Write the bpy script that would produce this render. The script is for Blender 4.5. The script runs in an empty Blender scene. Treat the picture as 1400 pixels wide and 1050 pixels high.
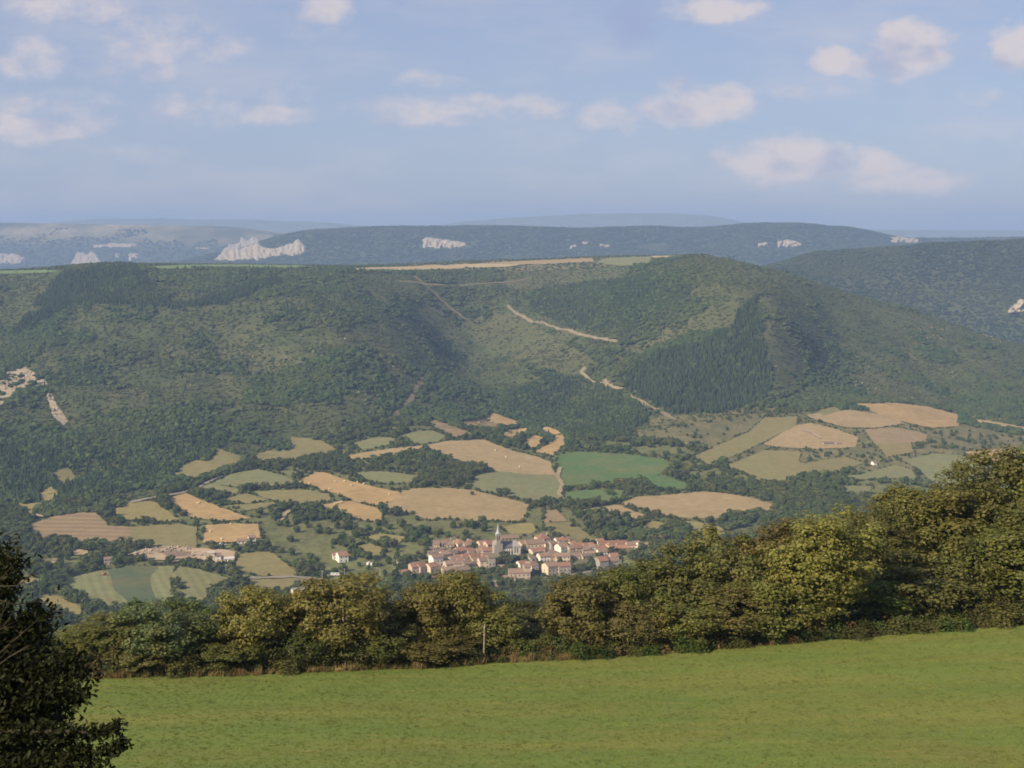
import bpy, bmesh, math, random
import numpy as np
from mathutils import Vector, geometry

R = math.radians
rng = np.random.default_rng(7)
random.seed(7)
F = 1690.0            # focal length in photo pixels
CX, HY = 700.0, 312.0  # centre column and horizon row in photo pixels
sc = bpy.context.scene
col = sc.collection

# ------------------------------------------------------------------ camera
cam = bpy.data.cameras.new('camera')
cam_o = bpy.data.objects.new('camera', cam)
col.objects.link(cam_o)
cam_o.location = (0, 0, 0)
cam_o.rotation_euler = (R(90), 0, 0)
cam.sensor_width = 36.0
cam.lens = 36.0 * F / 1400.0
cam.shift_y = -(525.0 - HY) / 1400.0
cam.clip_start = 0.1
cam.clip_end = 60000
sc.camera = cam_o

# ------------------------------------------------------------------ light
SUN_EL, SUN_DIR = R(35), Vector((-0.80, -0.60, 0)).normalized()
sun = bpy.data.lights.new('sun', 'SUN')
sun.energy = 4.2
sun.angle = R(0.53)
sun.color = (1.0, 0.84, 0.60)
sun_o = bpy.data.objects.new('sun', sun)
col.objects.link(sun_o)
sdir = Vector((SUN_DIR.x * math.cos(SUN_EL), SUN_DIR.y * math.cos(SUN_EL), math.sin(SUN_EL)))
sun_o.rotation_euler = (-sdir).to_track_quat('-Z', 'Y').to_euler()
sun_o.location = (-50, -20, 60)

sc.view_settings.view_transform = 'Standard'
sc.view_settings.look = 'None'
sc.view_settings.gamma = 1.0
sc.view_settings.exposure = 0.75
sc.cycles.max_bounces = 5
sc.cycles.diffuse_bounces = 2
sc.cycles.glossy_bounces = 1
sc.cycles.transmission_bounces = 3
sc.cycles.volume_bounces = 0
sc.cycles.transparent_max_bounces = 4
sc.cycles.sample_clamp_indirect = 4.0
sc.cycles.filter_width = 1.75


# ------------------------------------------------------------------ node helper
class NT:
    def __init__(self, tree):
        self.t = tree

    def n(self, kind, **kw):
        nd = self.t.nodes.new(kind)
        for k, v in kw.items():
            setattr(nd, k, v)
        return nd

    def put(self, sock, v):
        if isinstance(v, bpy.types.NodeSocket):
            self.t.links.new(v, sock)
        elif isinstance(v, bpy.types.Node):
            self.t.links.new(v.outputs[0], sock)
        elif v is not None:
            sock.default_value = v

    def math(self, op, a, b=None, c=None, clamp=False):
        nd = self.n('ShaderNodeMath', operation=op, use_clamp=clamp)
        for s, v in zip(nd.inputs, (a, b, c)):
            self.put(s, v)
        return nd.outputs[0]

    def vmath(self, op, a, b=None, out=0):
        nd = self.n('ShaderNodeVectorMath', operation=op)
        self.put(nd.inputs[0], a)
        if b is not None:
            self.put(nd.inputs[1], b)
        return nd.outputs[out]

    def mix(self, f, a, b, blend='MIX'):
        nd = self.n('ShaderNodeMix', data_type='RGBA', blend_type=blend)
        self.put(nd.inputs[0], f)
        self.put(nd.inputs[6], a)
        self.put(nd.inputs[7], b)
        return nd.outputs[2]

    def noise(self, vec, scale, detail=4.0, rough=0.55, dist=0.0, color=False):
        nd = self.n('ShaderNodeTexNoise')
        self.put(nd.inputs['Vector'], vec)
        nd.inputs['Scale'].default_value = scale
        nd.inputs['Detail'].default_value = detail
        nd.inputs['Roughness'].default_value = rough
        nd.inputs['Distortion'].default_value = dist
        return nd.outputs[1 if color else 0]

    def ramp(self, f, lo, hi, a=0.0, b=1.0, smooth=True):
        nd = self.n('ShaderNodeMapRange', interpolation_type='SMOOTHSTEP' if smooth else 'LINEAR')
        self.put(nd.inputs[0], f)
        for i, v in enumerate((lo, hi, a, b)):
            nd.inputs[1 + i].default_value = v
        return nd.outputs[0]

    def scale3(self, vec, s):
        nd = self.n('ShaderNodeVectorMath', operation='MULTIPLY')
        self.put(nd.inputs[0], vec)
        nd.inputs[1].default_value = s
        return nd.outputs[0]


def rgba(c):
    return (c[0], c[1], c[2], 1.0)


# ------------------------------------------------------------------ sky
world = bpy.data.worlds.new('World')
sc.world = world
world.use_nodes = True
wt = world.node_tree
wt.nodes.clear()
W = NT(wt)
sky = W.n('ShaderNodeTexSky', sky_type='NISHITA', sun_disc=False)
sky.sun_elevation = SUN_EL
sky.sun_rotation = math.atan2(SUN_DIR.x, SUN_DIR.y)
sky.altitude = 700
sky.air_density = 1.0
sky.dust_density = 2.0
sky.ozone_density = 2.2
SKY = 0.085
tc = W.n('ShaderNodeTexCoord')
sep = W.n('ShaderNodeSeparateXYZ')
W.put(sep.inputs[0], tc.outputs['Generated'])
ay = W.math('MAXIMUM', W.math('ABSOLUTE', sep.outputs[1]), 0.08)
pa = W.math('DIVIDE', sep.outputs[0], ay)
pb = W.math('DIVIDE', sep.outputs[2], ay)
comb = W.n('ShaderNodeCombineXYZ')
W.put(comb.inputs[0], pa)
W.put(comb.inputs[1], pb)
P0 = comb.outputs[0]
wob = W.noise(W.scale3(P0, (14, 24, 1)), 1.0, 4.0, 0.6, color=True)
wob = W.scale3(W.vmath('SUBTRACT', wob, (0.5, 0.5, 0.5)), (0.055, 0.032, 0))
P1 = W.vmath('ADD', P0, wob)
CLOUDS = [  # photo px, py, rx, ry, strength
    (30, 75, 75, 38, .62), (95, 6, 110, 26, .65), (215, 55, 120, 60, .46), (185, 90, 100, 30, .46), (285, 72, 80, 46, .42),
    (440, 15, 48, 24, .75), (430, 42, 90, 24, .35), (30, 174, 100, 22, .85), (70, 150, 190, 46, .42), (270, 145, 75, 42, .48),
    (380, 152, 60, 20, .65), (385, 120, 55, 30, .4), (190, 212, 110, 18, .35), (590, 106, 60, 18, .5), (600, 150, 150, 26, .65),
    (735, 145, 50, 24, .6), (835, 160, 55, 30, .6), (985, 8, 75, 22, .9), (922, 115, 32, 14, .5),
    (960, 144, 88, 30, .85), (1100, 128, 80, 20, .5), (1160, 86, 50, 22, .9), (1240, 66, 66, 42, 1.2), (1390, 68, 48, 40, 1.1),
    (1080, 222, 92, 36, 1.2), (1200, 226, 50, 30, .9), (1240, 248, 110, 28, .65), (370, 262, 55, 9, .35), (490, 236, 75, 14, .3),
    (1340, 130, 45, 16, .35), (300, 235, 140, 14, .25), (1390, 222, 40, 14, .35),
]
cl = None
for (cx, cy, rx, ry, s) in CLOUDS:
    c = ((cx - CX) / F, (HY - cy) / F, 0)
    v = W.scale3(W.vmath('SUBTRACT', P1, c), (F / rx / 1.2, F / ry / 1.2, 0))
    ln = W.vmath('LENGTH', v, out=1)
    val = W.ramp(ln, 1.25, 0.15, 0.0, s)
    cl = val if cl is None else W.math('MAXIMUM', cl, val)
f1 = W.noise(W.scale3(P0, (30, 46, 1)), 1.0, 6.0, 0.62)
f1 = W.math('SUBTRACT', f1, 0.5)
dens = W.math('ADD', cl, W.math('MULTIPLY', W.math('MULTIPLY', f1, 1.5), W.ramp(cl, 0.02, 0.5)))
cover = W.math('MULTIPLY', W.ramp(dens, 0.10, 0.9), 0.85)
veil = W.ramp(W.noise(W.scale3(P0, (5, 20, 1)), 1.0, 4.0, 0.55), 0.40, 0.75, 0.0, 0.32)
cover = W.math('MAXIMUM', cover, veil)
skyc = W.vmath('SCALE', sky.outputs[0])
skyc.node.inputs['Scale'].default_value = SKY
f2 = W.noise(W.scale3(P0, (18, 26, 1)), 1.0, 3.0, 0.5)
cloudc = W.mix(W.ramp(f2, 0.30, 0.52), rgba((0.275, 0.285, 0.365)), rgba((0.43, 0.385, 0.39)))  # shaded and sunlit cloud tones painted as two colours, mixed by noise
# the purplish shred of cloud at the top
dk = W.ramp(W.vmath('LENGTH', W.scale3(W.vmath('SUBTRACT', P1, ((868 - CX) / F, (HY - 28) / F, 0)), (F / 55, F / 48, 0)), out=1), 1.1, 0.1, 0.0, 0.55)
thin = W.mix(0.72, skyc, rgba((0.216, 0.250, 0.358)))     # thin high milky air
outc = W.mix(cover, thin, cloudc)
outc = W.mix(dk, outc, rgba((0.20, 0.23, 0.37)))
bg = W.n('ShaderNodeBackground')
W.put(bg.inputs[0], outc)
bg.inputs[1].default_value = 1.0
wo = W.n('ShaderNodeOutputWorld')
W.put(wo.inputs[0], bg.outputs[0])


# ------------------------------------------------------------------ numpy tools
def vnoise(x, y, seed=0):
    xi = np.floor(x).astype(np.int64)
    yi = np.floor(y).astype(np.int64)
    xf, yf = x - xi, y - yi
    u, v = xf * xf * xf * (xf * (xf * 6 - 15) + 10), yf * yf * yf * (yf * (yf * 6 - 15) + 10)

    def h(a, b):
        n = (a * 374761393 + b * 668265263 + seed * 1442695041) & 0x7fffffff
        n = ((n ^ (n >> 13)) * 1274126177) & 0x7fffffff
        n = n ^ (n >> 16)
        return (n & 0xffff) / 65535.0 * 2 - 1
    a, b, c, d = h(xi, yi), h(xi + 1, yi), h(xi, yi + 1), h(xi + 1, yi + 1)
    return (a * (1 - u) + b * u) * (1 - v) + (c * (1 - u) + d * u) * v


def fbm(x, y, seed=0, octv=4, gain=0.5):
    s, a = 0, 1.0
    for o in range(octv):
        s = s + a * vnoise(x * 2 ** o + 17.3 * o, y * 2 ** o - 9.1 * o, seed + o)
        a *= gain
    return s


def sstep(a, b, x):
    t = np.clip((x - a) / (b - a), 0, 1)
    return t * t * (3 - 2 * t)


def pchip(xk, yk, xq):
    xk, yk = np.asarray(xk, float), np.asarray(yk, float)
    h = np.diff(xk)
    d = np.diff(yk) / h
    m = np.zeros_like(yk)
    for i in range(1, len(xk) - 1):
        if d[i - 1] * d[i] > 0:
            w1, w2 = 2 * h[i] + h[i - 1], h[i] + 2 * h[i - 1]
            m[i] = (w1 + w2) / (w1 / d[i - 1] + w2 / d[i])
    m[0], m[-1] = d[0], d[-1]
    xq = np.clip(xq, xk[0], xk[-1])
    i = np.clip(np.searchsorted(xk, xq, side='right') - 1, 0, len(xk) - 2)
    t = (xq - xk[i]) / h[i]
    return ((1 + 2 * t) * (1 - t) ** 2 * yk[i] + t * (1 - t) ** 2 * h[i] * m[i]
            + t * t * (3 - 2 * t) * yk[i + 1] + t * t * (t - 1) * h[i] * m[i + 1])


def inside(poly, x, y):
    p = np.asarray(poly, float)
    r = np.zeros(np.shape(x), bool)
    j = len(p) - 1
    for i in range(len(p)):
        xi, yi, xj, yj = p[i, 0], p[i, 1], p[j, 0], p[j, 1]
        with np.errstate(divide='ignore', invalid='ignore'):
            c = ((yi > y) != (yj > y)) & (x < (xj - xi) * (y - yi) / (yj - yi + 1e-12) + xi)
        r ^= c
        j = i
    return r


def mesh_np(name, verts, faces, smooth=False):
    """verts (n,3); faces (m,k) all of k corners."""
    me = bpy.data.meshes.new(name)
    v = np.asarray(verts, np.float32)
    f = np.asarray(faces, np.int32)
    k = f.shape[1]
    me.vertices.add(len(v))
    me.vertices.foreach_set('co', v.ravel())
    me.loops.add(f.size)
    me.loops.foreach_set('vertex_index', f.ravel())
    me.polygons.add(len(f))
    me.polygons.foreach_set('loop_start', np.arange(0, f.size, k, dtype=np.int32))
    me.polygons.foreach_set('loop_total', np.full(len(f), k, np.int32))
    me.polygons.foreach_set('use_smooth', np.full(len(f), smooth, bool))
    me.update(calc_edges=True)
    return me


def link(name, me, mat=None, parent=None, color=None):
    o = bpy.data.objects.new(name, me)
    col.objects.link(o)
    if mat is not None and not me.materials:
        me.materials.append(mat)
    if parent is not None:
        o.parent = parent
    if color is not None:
        o.color = rgba(color)
    return o


def tag(o, label=None, cat=None, group=None, kind=None):
    if label:
        o['label'] = label
    if cat:
        o['category'] = cat
    if group:
        o['group'] = group
    if kind:
        o['kind'] = kind
    return o


def empty(name, loc, rz=0.0):
    o = bpy.data.objects.new(name, None)
    col.objects.link(o)
    o.location = loc
    o.rotation_euler = (0, 0, rz)
    o.empty_display_size = 0.5
    return o


ORD = ('zeroth first second third fourth fifth sixth seventh eighth ninth tenth eleventh twelfth thirteenth fourteenth fifteenth '
       'sixteenth seventeenth eighteenth nineteenth twentieth').split()
TENS = {2: 'twenty', 3: 'thirty', 4: 'forty', 5: 'fifty'}


def ordinal(n):
    if n <= 20:
        return ORD[n]
    t, u = divmod(n, 10)
    return TENS[t][:-1] + 'ieth' if u == 0 else TENS[t] + '-' + ORD[u]


# ------------------------------------------------------------------ the lie of the land: profiles by column (u) and depth (Y)
CU = [-600, -200, 0, 150, 300, 450, 550, 650, 750, 850, 960, 1050, 1150, 1250, 1400, 1700, 2000]


def edge_Y(u):
    return np.interp(u, [-600, 0, 1400, 2000], [78, 82, 96, 100])


def edge_py(u):
    return np.interp(u, [-600, 0, 120, 400, 650, 760, 900, 1100, 1250, 1400, 2000], [940, 935, 930, 922, 912, 906, 897, 881, 869, 856, 810])


def edge_z(u):
    return (HY - edge_py(u)) * edge_Y(u) / F


def zpy(Y, py):
    return (HY - py) * Y / F


rows = []


def row(Ys, py=None, z=None):
    Ys = np.full(len(CU), float(Ys)) if np.isscalar(Ys) else np.asarray(Ys, float)
    if z is None:
        zz = zpy(Ys, np.asarray(py, float))
    else:
        zz = np.full(len(CU), float(z)) if np.isscalar(z) else np.asarray(z, float)
        if py is not None:   # mixed: None in py -> z
            zz = np.array([zpy(Y, p) if p is not None else q for Y, p, q in zip(Ys, py, zz)])
    rows.append((Ys, zz))


cu = np.array(CU, float)
row(60, z=-31.0)
row(edge_Y(cu), z=edge_z(cu) - 0.15)
row(edge_Y(cu) + 14, z=edge_z(cu) - 2.2)
row(edge_Y(cu) + 50, z=edge_z(cu) - 26)
row(300, z=-128)
row(880, z=-295)
row(1080, z=-299.5)
row(1190, z=-297.0)
#        -600 -200   0   150   300   450   550   650   750   850   960  1050  1150  1250  1400  1700  2000
row([1260, 1260, 1275, 1300, 1420, 1640, 1720, 1720, 1650, 1690, 1760, 1800, 1830, 1830, 1720, 1700, 1700],
    [705, 705, 700, 690, 650, 590, 570, 575, 600, 592, 570, 560, 555, 560, 590, 600, 600])
row([1800, 1800, 1800, 1800, 1850, 1950, 2080, 2200, 2180, 2060, 1980, 2000, 2150, 2200, 2120, 2100, 2100],
    [520, 520, 520, 508, 490, 470, 470, 482, 482, 470, 452, 440, 468, 490, 528, 560, 560])
row([2500, 2500, 2500, 2450, 2500, 2500, 2600, 2750, 2750, 2650, 2500, 2480, 2450, 2450, 2400, 2400, 2400],
    [374, 374, 373, 362.5, 367, 368, 372, 372, 370, 363, 351, 367, 398, 426, 473, 520, 540])
row([3100] * 17, [371, 371, 370, 363.5, 361.5, 363.5, 361.5, 357, 354, 350, 349.5] + [None] * 6,
    [0] * 11 + [-200, -330, -360, -370, -370, -370])
row([3800] * 17, [None] * 10 + [378, 363, 343.5, 335.5, 330.5, 326, 326], [-165] * 10 + [0] * 7)
row(4700, z=-340)
row(6200, z=-222)
row(7000, [376, 376, 374, 372, 345, 313, 309, 310, 312, 312, 313, 306, 310, 326, 326, 330, 330])
row(7900, [None] * 5 + [314, 311, 312, 314, 314, 315, 310, 312, 329, 329, 333, 333], [-300] * 17)
row(8700, [368, 368, 368, 368, 364, 350] + [None] * 11, [0] * 6 + [-150] * 11)
row(9500, [307, 304, 304.5, 307, 309.5, 325, 330] + [None] * 10, [0] * 7 + [-150] * 10)
row(11000, z=-120)
row(12000, z=-300)
row(13300, [312, 313, 311, 299, 299.5, 304, 311, 301, 294.5, 292, 293.5, 309, 313, 314, 315, 318, 318])
row(14500, z=-60)

UU = np.arange(-560, 1961, 4.0)
YY = np.concatenate([np.linspace(60, 80, 6)[:-1], np.arange(80, 150, 3), np.geomspace(150, 850, 40)[:-1], np.arange(850, 1250, 5), np.arange(1250, 2800, 4.5),
                     np.geomspace(2800, 4700, 110)[:-1], np.geomspace(4700, 6000, 25)[:-1], np.arange(6000, 7300, 13), np.geomspace(7300, 14500, 140)])
NU, NY = len(UU), len(YY)
KY = np.array([pchip(cu, r[0], UU) for r in rows])
KZ = np.array([pchip(cu, r[1], UU) for r in rows])
ZT = np.empty((NU, NY))
for i in range(NU):
    ZT[i] = pchip(KY[:, i], KZ[:, i], YY)
GU, GY = np.meshgrid(UU, YY, indexing='ij')
GX = (GU - CX) / F * GY


def ground(X, Y):
    X, Y = np.asarray(X, float), np.asarray(Y, float)
    u = CX + F * X / Y
    fi = np.clip((u - UU[0]) / 4.0, 0, NU - 1.001)
    i = fi.astype(int)
    a = fi - i
    j = np.clip(np.searchsorted(YY, Y, side='right') - 1, 0, NY - 2)
    b = np.clip((Y - YY[j]) / (YY[j + 1] - YY[j]), 0, 1)
    return (ZT[i, j] * (1 - a) + ZT[i + 1, j] * a) * (1 - b) + (ZT[i, j + 1] * (1 - a) + ZT[i + 1, j + 1] * a) * b


def hit(px, py, ymin=860.0):
    """First point of the ground on the sight line through a photo pixel, beyond depth ymin."""
    fi = min(max((px - UU[0]) / 4.0, 0), NU - 1.001)
    i = int(fi)
    a = fi - i
    prof = ZT[i] * (1 - a) + ZT[i + 1] * a
    g = prof - (HY - py) * YY / F
    j0 = int(np.searchsorted(YY, ymin))
    k = np.nonzero(g[j0:] >= 0)[0]
    if len(k) == 0:
        k = [int(np.argmax(g[j0:]))]
    k = k[0] + j0
    if k == j0:
        Y = YY[k]
    else:
        t = -g[k - 1] / (g[k] - g[k - 1] + 1e-9)
        Y = YY[k - 1] + np.clip(t, 0, 1) * (YY[k] - YY[k - 1])
    X = (px - CX) / F * Y
    return Vector((X, Y, float(ground(X, Y))))


# gullies and spurs cut into the slopes
def along(pts, ymin=900, step=8.0):
    w = [hit(x, y, ymin) for x, y in pts]
    out = []
    for a, b in zip(w[:-1], w[1:]):
        n = max(2, int((b - a).length / step))
        out += [a.lerp(b, t / n) for t in range(n)]
    return np.array([p[:] for p in out + [w[-1]]])


def carve(pts, depth, width):
    global ZT
    line = along(pts)
    m = (GY > 1250) & (GY < 2900)
    X, Y = GX[m], GY[m]
    best = np.full(X.shape, 1e12)
    frac = np.zeros(X.shape)
    for k, q in enumerate(line[::3]):
        d = (X - q[0]) ** 2 + (Y - q[1]) ** 2
        b = d < best
        best[b] = d[b]
        frac[b] = k / (len(line) / 3)
    taper = sstep(0, 0.2, frac) * (1 - sstep(0.75, 1.0, frac) * 0.95)
    ZT[m] += depth * taper * np.exp(-best / (2 * width ** 2))


carve([(752, 600), (715, 555), (690, 522), (665, 488), (640, 455), (610, 418), (585, 392)], -44, 70)
carve([(735, 575), (770, 545), (800, 510), (845, 475), (880, 450), (930, 415)], -34, 42)
carve([(560, 590), (575, 540), (585, 500), (575, 460)], -16, 40)
carve([(330, 630), (340, 560), (330, 480), (300, 420)], -16, 60)
carve([(120, 690), (150, 600), (160, 520), (150, 460)], -16, 60)
carve([(650, 570), (600, 520), (560, 470), (520, 420), (480, 385)], 14, 60)
carve([(1052, 560), (1045, 500), (1036, 440), (1030, 405), (1020, 375)], 5, 62)
carve([(900, 575), (860, 520), (835, 490)], 12, 40)
carve([(700, 540), (730, 500), (760, 465), (740, 430)], 16, 40)
carve([(1180, 550), (1170, 500), (1150, 450)], -12, 50)
carve([(1330, 585), (1310, 520), (1260, 460)], -14, 50)

KN = {n: KY[k] for k, n in ((8, 'foot'), (10, 'rim'))}
foot, rim = KN['foot'][:, None], KN['rim'][:, None]
slope_w = sstep(0, 250, GY - foot + 60) * (1 - sstep(-260, -20, GY - rim))
ZT += slope_w * (12 * fbm(GX / 210, GY / 260, 3, 4) + 2.5 * fbm(GX / 45, GY / 45, 11, 2))
val_w = sstep(850, 1000, GY) * (1 - sstep(-150, 60, GY - foot))
ZT += val_w * 2.2 * fbm(GX / 170, GY / 170, 21, 2)
rw = sstep(3250, 3500, GY) * (1 - sstep(3750, 3900, GY)) * sstep(980, 1080, GU)
ZT += rw * 9 * fbm(GX / 190, GY / 190, 31, 3)
mw = sstep(5900, 6300, GY) * (1 - sstep(9300, 9500, GY))
ZT += mw * (9 * fbm(GX / 420, GY / 420, 41, 4))
ZT += sstep(12100, 13000, GY) * 14 * fbm(GX / 1300, GY / 1300, 51, 4)

PYT = HY - F * ZT / GY                      # photo row of every ground point
RUN = np.minimum.accumulate(np.where(GY > 850, PYT, 2000.0), axis=1)


def project(X, Y, Z):
    return CX + F * X / Y, HY - F * Z / Y


# ------------------------------------------------------------------ plan of the valley, read off in photo pixels
def Q(ox, oy, s, pts):
    return [(ox + x / s, oy + y / s) for x, y in pts]


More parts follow.
